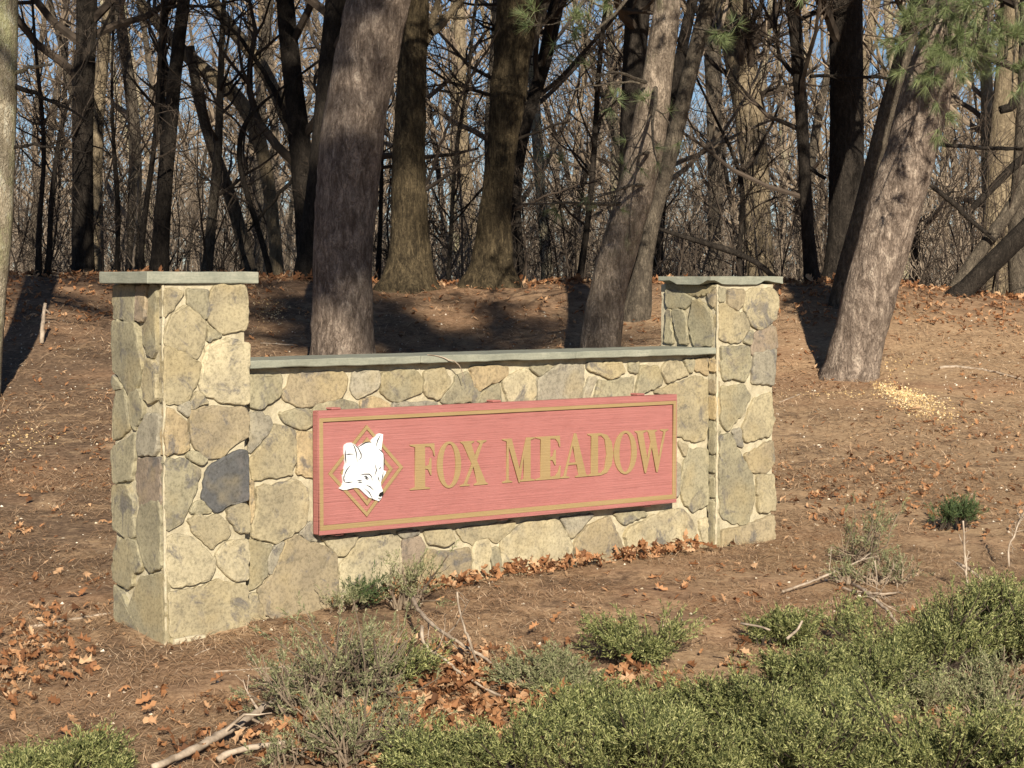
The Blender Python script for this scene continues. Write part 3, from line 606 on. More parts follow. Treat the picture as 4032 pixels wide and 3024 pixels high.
# ------------------------------------------------------------------ trees
def spine(pts, Y, top=None, base_drop=.25):
    """pts: (x, y, width) in 2212-px coordinates from the base up, on depth Y -> points and radii, prolonged to height top"""
    P = []; R = []
    for x, y, wd in pts:
        P.append(q(x, y, Y)); R.append(wd / 2 * Y / 4700.)
    P = np.array(P); R = np.array(R)
    g = float(gz(P[0, 0], P[0, 1])); d0 = P[1] - P[0]; d0 = d0 / abs(d0[2])
    # bring the foot to the ground
    if P[0, 2] > g: P = np.vstack([P[0] - d0 * (P[0, 2] - g), P]); R = np.r_[R[0], R]
    P = np.vstack([P[0] - np.array([d0[0], 0, abs(d0[2])]) * base_drop, P]); R = np.r_[R[0] * 1.15, R]
    if top:
        d = P[-1] - P[-3]; d /= d[2]; z = P[-1, 2]; n = max(2, int((top - z) / 1.2)); L = (top - z) / n; r0 = R[-1]
        for i in range(1, n + 1):
            d = d * .96 + np.array([random.gauss(0, .02), random.gauss(0, .03), .04]); d = d / d[2]
            P = np.vstack([P, P[-1] + d * L]); R = np.r_[R, max(.02, r0 * (1 - i / n) ** .8)]
    return P, R
def resample(P, R, step):
    s = np.r_[0, np.cumsum(np.linalg.norm(np.diff(P, axis=0), axis=1))]; n = max(4, int(s[-1] / step)); t = np.linspace(0, s[-1], n)
    # smooth interpolation
    Q = np.column_stack([np.interp(t, s, P[:, k]) for k in range(3)]); r = np.interp(t, s, R)
    k = max(1, int(.35 / step))
    for _ in range(2):
        Qp = np.vstack([np.repeat(Q[:1], k, 0), Q, np.repeat(Q[-1:], k, 0)]); c = np.cumsum(np.vstack([np.zeros((1, 3)), Qp]), 0)
        Qs = (c[2 * k + 1:] - c[:-2 * k - 1]) / (2 * k + 1); Qs[0] = Q[0]; Qs[-1] = Q[-1]; w = np.minimum(np.arange(n), np.arange(n)[::-1]) / k; w = np.clip(w, 0, 1)[:, None]; Q = Q * (1 - w) + Qs * w
    return Q, r
def trunk_mesh(P, R, org, sides=24, step=.07, amp=.09, flute=.0, seed=0, zb=None, flare=0.):
    Q, r = resample(P, R, step); zb = Q[0, 2] + .25 if zb is None else zb
    r = r * (1 + flare * np.exp(-np.maximum(Q[:, 2] - zb, 0) / .22))
    T, A, B = frames(Q[None]); A, B = A[0], B[0]; th = np.linspace(0, 2 * pi, sides, endpoint=False)
    D = np.cos(th)[None, :, None] * A[:, None] + np.sin(th)[None, :, None] * B[:, None]
    X = Q[:, None] + D * r[:, None, None]; pts = X.reshape(-1, 3)
    nz = (vnoise(pts * np.array([5, 5, 2.0]) + seed, seed) - .5) * 1.0 + (vnoise(pts * np.array([16, 16, 6.]) + seed, seed + 1) - .5) * .55 + (vnoise(pts * np.array([42, 42, 14.]), seed + 2) - .5) * .35
    fl = np.cos(th * 5 + seed)[None] * np.exp(-np.maximum(Q[:, 2] - zb, 0) / .3)[:, None] * flute + np.cos(th * 3 + seed * 2)[None] * .03
    rr = r[:, None] * (1 + fl) + (nz.reshape(len(Q), sides) * amp * np.minimum(r, .25)[:, None] * 1.6)
    X = Q[:, None] + D * rr[:, :, None] - org
    mb = MB(); n = len(Q); i = np.arange(n - 1)[:, None] * sides; j = np.arange(sides)[None]
    a = (i + j).ravel(); b = (i + (j + 1) % sides).ravel()
    mb.add(X.reshape(-1, 3), np.stack([a, a + sides, b + sides, b], 1)); return mb.me('trunk', True)
def limbs_mesh(P, R, org, zmin, n1=26, l1=.28, n2=7, n3=5, seed=0, ang=1.0, ztop=99, name='branches', up=.1, sides1=6):
    rng = np.random.default_rng(seed + 100); P0 = np.asarray(P); k0 = int(np.argmax(P0[:, 2] > zmin)); k0 = max(1, min(k0, len(P0) - 3))
    Q, r = resample(P0[k0 - 1:], np.asarray(R)[k0 - 1:], .4)
    b1, r1 = grow(Q[None], r[None], n1, ang, l1, 8, .02, .98, .16, up, .45, rng); r1 = np.minimum(r1, .07 * np.linspace(1, .2, 8))
    b2, r2 = grow(b1, r1, n2, .8, .5, 6, .15, 1, .22, .06, .6, rng); b3, r3 = grow(b2, r2, n3, .7, .5, 4, .15, 1, .28, .04, .6, rng)
    b4, r4 = grow(b3, np.maximum(r3, .002), 2, .7, .6, 3, .2, 1, .3, 0, .7, rng)
    mb = MB(); tubes(mb, b1 - org, r1, sides1); tubes(mb, b2 - org, r2, 4); tubes(mb, b3 - org, np.maximum(r3, .003), 3); tubes(mb, b4 - org, np.maximum(r4, .0025), 3)
    return mb.me(name, False)
def tree(name, label, cat, pts, Y, mat, twig='twig_dark', top=12, crown=None, group=None, sides=20, step=.09, amp=.09, flute=0., flare=.25, seed=1, lim=None):
    P, R = spine(pts, Y, top); org = P[1].copy(); org[2] = float(gz(org[0], org[1]))
    t = empty(name, org); tag(t, label, cat, group)
    obj('trunk', trunk_mesh(P, R, org, sides, step, amp, flute, seed, org[2], flare), MAT[mat], t)
    if crown:
        zmin, n1, l1 = crown[:3]; kw = crown[3] if len(crown) > 3 else {}
        obj('branches', limbs_mesh(P, R, org, zmin, n1, l1, seed=seed, **kw), MAT[twig], t)
    for lp in (lim or []):
        mt = MAT[lp[0]]; K = [(x, y, w_) for x, y, w_ in lp[2]]; Q = np.array([q(x, y, Y + lp[1] * i) for i, (x, y, w_) in enumerate(K)]); r = np.array([w_ / 2 * Y / 4700. for _, _, w_ in K])
        Q, r = resample(Q, r, .08); mb = MB(); Q[1:-1] += np.random.default_rng(seed).normal(size=Q[1:-1].shape) * .006
        tubes(mb, Q[None] - org, r[None], 7); 
        if len(lp) > 3:
            g, gr = grow(Q[None], r[None], lp[3], .9, .35, 5, .15, 1, .25, .1, .5, np.random.default_rng(seed + 5)); g2, gr2 = grow(g, gr, 4, .8, .5, 4, .2, 1, .3, .05, .6, np.random.default_rng(seed + 6))
            tubes(mb, g - org, np.maximum(gr, .003), 4); tubes(mb, g2 - org, np.maximum(gr2, .0025), 3)
        obj('limb', mb.me('limb', True), mt, t)
    return t, P, R, org

# --- pines: needles in tufts on drooping boughs
def tuft_blades(mb, C, D, n, L, W, spread, rng, org=0):
    N = len(C); idx = np.repeat(np.arange(N), n)
    d = unit(D[idx] + spread * rng.normal(size=(N * n, 3)))
    blades(mb, C[idx] - org + d * .004, d, L * (.75 + .45 * rng.random(N * n)), W, curl=.12, rng=rng, tri=True)
def pine_boughs(root, org, specs, seed, nt=26, needles=30, mat='needles', wide=.0032, t0=.2, lf=.32, keep=None):
    """specs: list of (start, direction, length, tufts)"""
    rng = np.random.default_rng(seed); wood = MB(); gr = MB()
    for st, dr, L, nt in specs:
        K = 9; Q = np.zeros((1, K, 3)); Q[0, 0] = st; d = unit(np.array(dr, float))
        for k in range(1, K):
            d = unit(d + rng.normal(size=3) * .07 + np.array([0, 0, -.02])); Q[0, k] = Q[0, k - 1] + d * L / (K - 1)
        r = np.linspace(.012 + .006 * L, .005, K)[None]; tubes(wood, Q - org, r, 6)
        b, br = grow(Q, r, max(3, min(26 if keep is None else 90, nt // 7)), .85, lf, 5, t0, 1, .16, .03, .5, rng)
        if keep is not None:
            kb = keep(b[:, -1]); b, br = b[kb], br[kb]
            if not len(b): continue
        tubes(wood, b - org, np.maximum(br, .003), 4)
        c, cr = grow(b, br, 3, .7, .55, 4, .2, 1, .2, .05, .6, rng); tubes(wood, c - org, np.maximum(cr, .0025), 3)
        tips = np.concatenate([c[:, -1], c[:, 2], b[:, -1], Q[:, -1]]); dirs = np.concatenate([unit(c[:, -1] - c[:, -2]), unit(c[:, 2] - c[:, 1]), unit(b[:, -1] - b[:, -2]), unit(Q[:, -1] - Q[:, -2])])
        if keep is not None:
            kq = keep(tips); tips, dirs = tips[kq], dirs[kq]
        if not len(tips): continue
        if len(tips) > nt:
            s = rng.choice(len(tips), nt, replace=False); tips, dirs = tips[s], dirs[s]
        tuft_blades(gr, tips, dirs, needles, (.12 if wide < .004 else .12), wide, .55 if wide < .004 else .8, rng, org)
    return wood, gr
def crown_mass(mb, org, C, rng, n, L=.12, W=.010):
    N = len(C); idx = np.repeat(np.arange(N), n); d = unit(rng.normal(size=(N * n, 3)) + np.array([0, 0, .2])); blades(mb, C[idx] - org + rng.normal(size=(N * n, 3)) * .03, d, L * (.7 + .5 * rng.random(N * n)), W, rng=rng, tri=True)
def pine(name, label, pts, Y, mat, top, seed, specs, crown_n, zmin, group=None, L0=2.6, lim=None, needles=30, **kw):
    t, P, R, org = tree(name, label, 'pine tree', pts, Y, mat, top=top, group=group, seed=seed, sides=36, step=.045, lim=lim, **kw)
    rng = np.random.default_rng(seed); sp = list(specs)
    for i in range(crown_n):
        z = zmin + (top - zmin) * (i + rng.random()) / crown_n; k = np.argmin(abs(P[:, 2] - z)); k = min(k, len(P) - 2)
        f = (z - P[k, 2]) / (P[k + 1, 2] - P[k, 2] + 1e-6); s = P[k] + (P[k + 1] - P[k]) * np.clip(f, -1, 1)
        a = i * 2.4 + rng.random(); L = L0 * (1.15 - .8 * (z - zmin) / (top - zmin)) * (.75 + .5 * rng.random())
        sp.append((s, (cos(a), sin(a), .02 + .25 * (z - zmin) / (top - zmin)), L, int(75 * L)))
    nv = len(specs); w, g = pine_boughs(t, org, sp[:nv], seed + 50, needles=needles + 12) if nv else (MB(), MB())
    w2, g2 = pine_boughs(t, org, sp[nv:], seed + 60, needles=22, wide=.008)
    for a_, b_ in ((w, w2), (g, g2)):
        for V in b_.V: pass
        for k_, fs in b_.F.items():
            a_.F.setdefault(k_, []).extend([f + a_.n for f in fs])
        a_.V += b_.V; a_.n += b_.n
    obj('boughs', w.me('boughs'), MAT['grey'], t); o = obj('needle_foliage', g.me('needle_foliage'), MAT['needles'], t); o['kind'] = 'stuff'
    return t
def vis(pts, dens=10):      # a bough passing through given px points: (start, dir, length, tufts)
    out = []
    for (x0, y0, Y0), (x1, y1, Y1), n in pts:
        a = q(x0, y0, Y0); b = q(x1, y1, Y1); out.append((a, b - a, float(np.linalg.norm(b - a)), n))
    return out

pine('white_pine', 'thick pine with shaggy grey-brown bark rising behind the sign wall, nearest to the fox head', [(742, 800, 138), (741, 770, 134), (739, 700, 128), (737, 600, 124), (740, 500, 124), (748, 400, 130), (760, 300, 138), (778, 200, 132), (798, 100, 130), (818, 0, 128)], 19.0, 'pine', 15, 11,
     [], 30, 5.6, 'pines behind the sign wall', 2.4, flare=.10, flute=.02)
pine('white_pine', 'crooked pine with yellow-green lichen on its upper trunk, behind the middle of the sign wall', [(1288, 800, 92), (1296, 740, 90), (1306, 640, 84), (1326, 560, 84), (1348, 500, 84), (1370, 430, 82), (1386, 350, 80), (1402, 270, 74), (1415, 200, 68), (1426, 110, 62), (1442, 0, 56)], 18.6, 'pine_lichen', 14, 12,
     vis([((1330, -60, 18.2), (1140, 110, 17.0), 26), ((1400, -40, 18.3), (1250, 90, 17.2), 22), ((1416, 190, 18.4), (1380, 330, 17.3), 7), ((1400, 330, 18.4), (1350, 352, 17.5), 4), ((1395, 178, 18.4), (1290, 172, 17.5), 2), ((1330, 200, 18.0), (1320, 225, 17.8), 3), ((1390, 400, 18.4), (1255, 385, 17.6), 3), ((1340, 440, 18.4), (1120, 440, 17.6), 6), ((1500, 60, 18), (1575, 70, 17.5), 10)]), 26, 4.9, 'pines behind the sign wall', 2.5, flare=.08,
     lim=[('grey', -.15, [(1388, 182, 6), (1345, 168, 5), (1270, 178, 4), (1215, 205, 3)], 5)])
pine('white_pine', 'pale leaning pine in full sun on the bank right of the sign', [(1832, 835, 122), (1838, 800, 112), (1858, 720, 112), (1876, 640, 116), (1898, 560, 116), (1922, 476, 114), (1948, 390, 112), (1974, 317, 108), (1996, 230, 106), (2014, 160, 100), (2036, 80, 92), (2056, 0, 86)], 19.0, 'pine', 13, 13,
     vis([((2060, -60, 19), (1990, 20, 17.4), 30), ((2080, -80, 18.8), (2050, 100, 17.2), 60), ((2100, -80, 18.8), (2105, 85, 17.0), 70), ((2130, -80, 18.6), (2160, 80, 17.2), 70), ((2160, -80, 18.6), (2205, 60, 17.2), 50), ((2100, -60, 18.4), (2050, 40, 17.4), 50), ((2010, -80, 18.8), (1960, 0, 17.6), 22), ((2190, -70, 18.4), (2150, 120, 17.0), 36)]), 24, 5.2, 'pines behind the sign wall', 2.2, flare=.12, flute=.02)

# added unseen pine behind the viewpoint, crown shaped to shade trunks and bank
def shade_pine(label, x, y, top, seed):
    P = np.array([(x, y, float(gz(x, y)) - .3 + (top + .3) * k / 12.) for k in range(13)]); R = .26 * np.linspace(1.1, .12, 13); org = P[0].copy(); org[2] += .3
    t = empty('white_pine', org); tag(t, label, 'pine tree', 'added pines out of view for shade'); obj('trunk', trunk_mesh(P, R, org, 24, .12, .06, .02, seed), MAT['pine'], t)  # shares its object name with the standing pines, but is added for shade
    rng = np.random.default_rng(seed); sp = []
    for i in range(30):
        f = (i + rng.random()) / 30; z = 12.7 + (top - .6 - 12.7) * f ** 1.3; a = (i % 9 - 4) * .20 + rng.normal() * .08; L = (5.0 + 2.6 * rng.random()) * (1.0 - .2 * f)
        if z > 13 and i % 3 == 0: a = a + pi; L = 2 + 1.5 * rng.random()
        sp.append((np.array([x, y, z]), (cos(a), sin(a), -.36 * (1 - f)), L, int(110 * L)))
    for i in range(9):
        z = 12.3 + 1.3 * rng.random(); a = (i % 5 - 2) * .22 + rng.normal() * .07; L = 6.0 + 1.3 * rng.random(); sp.append((np.array([x, y, z]), (cos(a), sin(a), -.42), L, 2000))
    def keep(T):
        X = T[:, 0] - .142 * (20 - T[:, 1]); Z = T[:, 2] - .462 * (20 - T[:, 1]); n = vnoise(np.column_stack([X, X * 0, Z]) * 1.9, 77)   # where the shade of a tuft lands
        low = (Z > -.7) & (Z < 2.4) & (X > -1.15) & (X < 1.6) & (n > np.where(Z < 1.5, .12, .30)); mid = (X > -2.1) & (X < -1.15) & (Z > 1.05) & (Z < 3.2) & (n > .50); high = (Z > 3.35) & (X > -5.5) & (X < 1.9) & (n > .33)  # tufts kept only where their shade is wanted
        return low | mid | high
    w, g = pine_boughs(t, org, sp, seed, needles=26, wide=.010, t0=.40, lf=.27, keep=keep); obj('boughs', w.me('boughs'), MAT['grey'], t); o = obj('needle_foliage', g.me('needle_foliage'), MAT['needles'], t); o['kind'] = 'stuff'
shade_pine('tall unseen pine added behind the viewpoint to cast shade on the bank', -2.5, -1.0, 18.5, 61)
# --- oaks and other close trunks, traced
tree('oak_tree', 'dark straight oak with a flared sunlit foot, on the crest behind the sign', 'tree', [(880, 632, 132), (884, 600, 108), (886, 560, 92), (884, 500, 82), (882, 400, 76), (884, 300, 70), (888, 200, 66), (891, 100, 64), (893, 0, 64)], 22.6, 'oak', crown=(4.6, 26, .32), group='oaks on the crest', sides=36, step=.05, flute=.10, flare=.12, seed=21,
     lim=[('tan', .2, [(915, 95, 22), (935, 62, 16), (948, 20, 15), (952, -40, 13)], 4), ('tan', .15, [(930, 72, 20), (962, 45, 17), (1000, 0, 14), (1030, -40, 12)], 5), ('twig_dark', -.12, [(915, 412, 10), (950, 382, 7), (1000, 362, 5), (1042, 335, 4)], 7), ('twig_dark', -.1, [(918, 400, 8), (950, 330, 6), (972, 255, 6), (990, 200, 5), (1040, 130, 5), (1080, 60, 4)], 9)])
tree('oak_tree', 'twisting oak with tan ridged bark at its foot, right of the dark straight oak', 'tree', [(1058, 640, 132), (1060, 615, 112), (1062, 570, 86), (1066, 500, 76), (1072, 430, 68), (1082, 350, 66), (1090, 280, 68), (1100, 200, 82), (1104, 150, 76), (1112, 90, 84), (1122, 0, 92)], 22.8, 'oak', crown=(4.6, 24, .32), group='oaks on the crest', sides=36, step=.05, flute=.12, flare=.12, seed=22,
     lim=[('grey', .1, [(1120, 140, 34), (1150, 90, 26), (1175, 30, 24), (1190, -40, 22)], 5), ('twig_dark', -.12, [(1112, 452, 8), (1160, 430, 5), (1230, 400, 4), (1290, 392, 3)], 7), ('twig_dark', -.1, [(1120, 300, 8), (1160, 280, 5), (1230, 262, 4)], 6)])
C_ = 'tree'
TL = [
 ('maple_tree', 'pale lichen-patched tree cut off by the left edge of the photo', [(-62, 900, 108), (-50, 840, 98), (-44, 760, 92), (-30, 640, 86), (-18, 500, 84), (-10, 400, 84), (-12, 250, 86), (-8, 150, 90), (-8, 60, 94), (-10, 0, 96)], 17.8, 'birch', (4.6, 18, .3), None,
   [('birch', -.12, [(28, 158, 10), (50, 148, 9), (80, 142, 8), (112, 139, 5)]), ('dark', -.1, [(30, 186, 12), (90, 205, 9), (150, 235, 6), (190, 262, 4)], 8), ('dark', -.1, [(30, 318, 8), (70, 308, 6), (130, 316, 4), (185, 330, 3)], 8)]),
 ('maple_tree', 'dark bare trunk with a knob, standing left of the near pillar', [(180, 620, 50), (180, 590, 48), (178, 480, 46), (179, 350, 44), (178, 250, 45), (180, 150, 48), (188, 110, 44), (186, 0, 44)], 24, 'dark', (3.6, 24, .3), None, [('dark', .1, [(170, 190, 26), (163, 165, 26), (170, 120, 20), (172, 90, 10)])]),
 ('maple_tree', 'twin-stemmed trunk forking into a V above the near pillar', [(343, 620, 44), (345, 580, 40), (350, 480, 36), (357, 380, 34), (368, 280, 32), (376, 180, 30), (388, 80, 28), (398, 0, 28)], 24.5, 'dark', (3.4, 24, .3), None, [('dark', .08, [(356, 330, 20), (349, 270, 17), (350, 180, 16), (354, 90, 15), (358, 0, 14), (362, -80, 12)], 9)]),
 ('sapling', 'thin dark wavy stem just left of the twin-stemmed trunk', [(300, 620, 13), (304, 560, 13), (315, 430, 12), (328, 370, 12), (338, 270, 11), (345, 140, 10), (352, 0, 9)], 24, 'dark', (2.4, 16, .22), 'bare saplings behind the wall', []),
 ('sapling', 'brownish slanting stem between the near pillar and the big pine', [(443, 620, 26), (448, 570, 24), (458, 470, 22), (468, 380, 21), (473, 280, 18), (476, 180, 15), (480, 60, 12), (484, 0, 10)], 25, 'grey', (2.6, 18, .24), 'bare saplings behind the wall', []),
 ('sapling', 'left one of two close thin stems at the far left behind the pale tree', [(84, 620, 14), (84, 560, 14), (82, 470, 11), (94, 410, 10), (97, 320, 10), (90, 220, 9), (78, 130, 7), (72, 40, 6), (70, 0, 5)], 23, 'dark', (2.5, 16, .24), 'bare saplings behind the wall', []),
 ('sapling', 'right one of two close thin stems at the far left behind the pale tree', [(96, 620, 14), (112, 570, 13), (104, 460, 11), (118, 380, 10), (124, 300, 9), (136, 240, 8), (160, 190, 5), (180, 150, 4)], 23.1, 'dark', (2.5, 14, .24), 'bare saplings behind the wall', []),
 ('maple_tree', 'dark trunk leaning left just behind the big pine', [(672, 620, 56), (668, 580, 52), (660, 460, 50), (652, 350, 50), (642, 260, 46), (632, 170, 42), (622, 80, 40), (616, 0, 38)], 24.5, 'dark', (3., 28, .3), None, [('dark', .1, [(640, 300, 14), (600, 210, 12), (560, 130, 10), (500, 60, 8), (450, 10, 6)], 10), ('dark', .1, [(640, 380, 10), (600, 420, 8), (560, 470, 8), (535, 500, 4)], 6)]),
 ('leaning_tree', 'tan trunk arching over to the left behind the near pillar', [(602, 620, 30), (600, 590, 28), (590, 470, 28), (576, 360, 30), (556, 280, 32), (518, 200, 32), (458, 168, 32), (400, 120, 30), (350, 60, 26), (300, 0, 22)], 27, 'tan', None, None, []),
 ('leaning_tree', 'mottled dark trunk leaning left below the arching tan one', [(548, 620, 34), (540, 585, 32), (520, 500, 28), (500, 430, 28), (480, 370, 26), (450, 300, 24), (425, 200, 22), (410, 100, 20)], 26, 'grey', None, None, [('dark', .05, [(480, 370, 20), (462, 330, 16), (440, 270, 14), (420, 200, 12)], 6)]),
 ('sapling', 'zigzag dark stem with side branches right of the mottled leaning trunk', [(590, 620, 13), (585, 590, 13), (560, 500, 12), (530, 410, 12), (512, 360, 12), (514, 270, 11), (520, 255, 10), (560, 225, 7), (610, 190, 5)], 24.4, 'dark', (2.2, 12, .25), 'bare saplings behind the wall', []),
 ('leaning_tree', 'tan limb-like trunk slanting down to the right above the arching tree', [(700, 620, 26), (690, 560, 26), (665, 420, 26), (640, 310, 26), (597, 200, 28), (556, 118, 30), (500, 70, 28), (470, 20, 26), (450, -20, 24)], 28, 'tan', None, None, []),
 ('maple_tree', 'blackish trunk close against the left side of the big pine', [(655, 620, 46), (672, 500, 46), (690, 380, 46), (698, 280, 46), (706, 190, 46), (716, 110, 48), (728, 0, 50)], 23.6, 'dark', (4., 22, .3), None, []),
 ('maple_tree', 'slim pale trunk seen between the twisting oak and the crooked pine', [(1184, 620, 26), (1180, 580, 25), (1176, 500, 24), (1168, 420, 22), (1160, 300, 24), (1154, 200, 24), (1148, 120, 22), (1150, 0, 20)], 30, 'birch', (3.4, 20, .25), None, []),
 ('maple_tree', 'dark thin trunk right behind the twisting oak', [(1122, 620, 30), (1120, 560, 28), (1112, 460, 24), (1118, 360, 22), (1140, 250, 24), (1168, 170, 30), (1186, 90, 32), (1204, 0, 34)], 26, 'dark', (3.4, 20, .25), None, []),
 ('maple_tree', 'dark trunk standing behind the crooked pine', [(1362, 620, 44), (1360, 500, 46), (1362, 380, 48), (1364, 200, 46), (1374, 100, 50), (1380, 0, 54)], 21.5, 'dark', (4.2, 20, .3), None, []),
 ('maple_tree', 'brown trunk leaning right just beside the crooked pine', [(1376, 655, 62), (1382, 620, 50), (1394, 560, 36), (1408, 470, 34), (1438, 370, 36), (1464, 270, 36), (1482, 190, 34), (1502, 110, 34), (1532, 0, 36)], 21.2, 'grey', (4.2, 22, .3), None, []),
 ('maple_tree', 'broad sunlit tan trunk deeper in the woods above the right pillar', [(1644, 620, 62), (1642, 590, 58), (1634, 476, 58), (1630, 357, 60), (1618, 238, 66), (1596, 119, 70), (1580, 0, 74)], 33, 'tan', (4.6, 20, .25), None, []),
 ('maple_tree', 'pale striped trunk left of the broad tan one', [(1546, 620, 30), (1545, 560, 30), (1546, 420, 32), (1545, 278, 34), (1540, 160, 34), (1536, 80, 32), (1530, 0, 30)], 38, 'grey', (4.6, 20, .25), None, []),
 ('maple_tree', 'slim blackish trunk above the right end of the far pillar', [(1756, 620, 36), (1752, 580, 32), (1742, 476, 27), (1738, 357, 26), (1730, 220, 27), (1722, 100, 28), (1712, 0, 32)], 23.4, 'dark', (2.6, 24, .26), None, [('dark', .1, [(1750, 165, 8), (1790, 160, 7), (1850, 168, 8), (1900, 172, 7), (1950, 168, 6)], 8), ('dark', -.1, [(1745, 360, 9), (1765, 375, 8), (1782, 385, 8)])]),
 ('maple_tree', 'thick black trunk left of the leaning sunlit pine', [(1812, 630, 92), (1822, 585, 80), (1827, 450, 76), (1828, 300, 74), (1828, 150, 72), (1826, 0, 70)], 24.2, 'dark', (4.2, 26, .3), None, []),
 ('leaning_tree', 'dark slender trunk leaning right across the black trunk and the sunlit pine', [(1812, 640, 40), (1822, 590, 36), (1840, 530, 34), (1858, 470, 34), (1890, 340, 36), (1930, 190, 36), (1960, 90, 36), (1984, 0, 36)], 21.6, 'grey', (4.2, 18, .3), None, []),
 ('maple_tree', 'pale tan trunk near the right edge, deeper in the woods', [(2146, 640, 64), (2148, 560, 60), (2158, 400, 60), (2172, 240, 60), (2184, 120, 58), (2198, 0, 58)], 31, 'tan', (4.4, 20, .25), None, []),
 ('maple_tree', 'mottled trunk half out of the photo at the right edge', [(2205, 640, 50), (2196, 520, 46), (2208, 380, 44), (2220, 200, 44), (2225, 0, 44)], 27, 'grey', (4.2, 18, .25), None, [('dark', 0, [(2212, 200, 30), (2200, 228, 26), (2180, 240, 20), (2160, 238, 18)])]),
 ('leaning_tree', 'thick dark fallen-looking trunk slanting up from the crest at the right edge', [(2060, 650, 56), (2085, 622, 40), (2138, 575, 42), (2212, 500, 44), (2290, 420, 40)], 22.6, 'dark', None, 'slanting trunks at the right edge', []),
 ('leaning_tree', 'thin dark trunk slanting up above the thick fallen-looking one', [(2050, 640, 26), (2082, 590, 28), (2118, 540, 28), (2177, 468, 30), (2212, 400, 30), (2270, 320, 28)], 23.5, 'grey', None, 'slanting trunks at the right edge', [('dark', 0, [(2100, 450, 14), (2150, 395, 18), (2200, 350, 20), (2240, 320, 20)]), ('dark', -.05, [(2010, 400, 10), (2060, 440, 12), (2100, 480, 10), (2150, 520, 8)], 6), ('dark', .1, [(2020, 310, 8), (2060, 318, 9), (2130, 322, 8), (2212, 322, 9)], 6)]),
 ('sapling', 'thin upright stem between the dark straight oak and the twisting oak', [(968, 620, 10), (970, 560, 10), (978, 430, 9), (985, 300, 8), (1010, 200, 8), (1020, 60, 7)], 26, 'grey', (2.2, 18, .3), 'bare saplings behind the wall', []),
 ('sapling', 'slanting stem halfway between the crooked pine and the pale slim trunk', [(1250, 620, 16), (1258, 560, 15), (1272, 470, 13), (1284, 330, 12), (1290, 200, 12), (1300, 80, 10), (1310, 0, 8)], 25, 'dark', (2.2, 18, .3), 'bare saplings behind the wall', []),
 ('sapling', 'thin forked stem in front of the broad tan trunk', [(1600, 620, 12), (1592, 560, 12), (1608, 450, 11), (1604, 360, 10), (1560, 290, 7), (1530, 220, 5)], 25, 'dark', (2.2, 20, .34), 'bare saplings behind the wall', [('twig_dark', .05, [(1606, 370, 9), (1640, 330, 7), (1680, 250, 6), (1700, 180, 4)], 8)]),
 ('sapling', 'curving dark stem right of the far pillar cap', [(1700, 640, 12), (1680, 590, 12), (1640, 560, 12), (1560, 535, 14), (1500, 520, 12), (1440, 500, 8), (1410, 490, 6)], 23.6, 'dark', None, 'bare saplings behind the wall', []),
 ('sapling', 'slim dark stem left of the dark straight oak, against the big pine', [(815, 620, 14), (818, 570, 12), (822, 500, 10), (824, 380, 9), (826, 300, 8), (830, 150, 7)], 25, 'dark', (2., 12, .3), 'bare saplings behind the wall', []),
 ('sapling', 'slender stem crossing behind the near pillar cap, left of the thin wavy one', [(250, 620, 10), (252, 560, 10), (258, 470, 12), (250, 380, 11), (244, 290, 8), (240, 200, 6), (244, 100, 5)], 25.5, 'dark', (2., 18, .3), 'bare saplings behind the wall', []),
]
for i, (nm, lb, pts, Y, mt, cr, grp, lim) in enumerate(TL):
    slant = pts[0][1] - pts[-1][1] < 500
    tree(nm, lb, 'tree' if nm != 'sapling' else 'sapling', pts, Y, mt, top=None if (cr is None) else (12 if nm == 'maple_tree' else 6.5), crown=(*cr, dict(n2=6 if nm == 'sapling' else 8)) if cr else None, group=grp, sides=14, step=.12, flare=.12 if nm == 'maple_tree' else .05, seed=30 + i, lim=lim, amp=.05)
# tall pale trunk at far left needs its light neighbour
tree('maple_tree', 'light tan trunk behind and right of the dark knobbed trunk', 'tree', [(208, 620, 30), (208, 540, 30), (206, 400, 30), (206, 300, 32), (212, 200, 30), (222, 120, 26), (230, 60, 24), (236, 0, 24)], 29, 'tan', top=12, crown=(3.8, 20, .25), sides=14, step=.12, seed=71)

# --- deeper woods: bare trees copied from a few prototypes
def bare_proto(seed, H, r0, mat, n1=30):
    rng = np.random.default_rng(seed); K = 16; P = np.zeros((K, 3)); d = np.array([rng.normal() * .05, rng.normal() * .05, 1.])
    for k in range(1, K):
        d = d + rng.normal(size=3) * .07; d[2] = 1; P[k] = P[k - 1] + d * H / (K - 1)
    R = r0 * np.linspace(1, .12, K) ** .9; P[0, 2] = -.3
    root = empty('bare_tree', (0, 0, 0))
    mb = MB(); Q, r = resample(P, R, .35); r[0] *= 1.3; tubes(mb, Q[None], r[None], 9); obj('trunk', mb.me('trunk', True), MAT[mat], root)
    obj('branches', limbs_mesh(P, R, np.zeros(3), H * .10, n1, .24, n2=5, n3=4, seed=seed, ang=.95), MAT['twig'], root)
    return root
protos = []
for i in range(9):
    protos.append(bare_proto(200 + i, [13, 15, 12, 16, 14, 9, 8, 10, 17][i], [.11, .14, .08, .16, .12, .05, .045, .06, .18][i], ['grey', 'tan', 'dark', 'dark', 'birch', 'grey', 'dark', 'dark', 'tan'][i], [34, 34, 34, 34, 34, 40, 40, 40, 36][i]))
def copy_tree(o):
    c = o.copy(); COL.objects.link(c)
    for ch in o.children:
        d = ch.copy(); COL.objects.link(d); d.parent = c
    return c
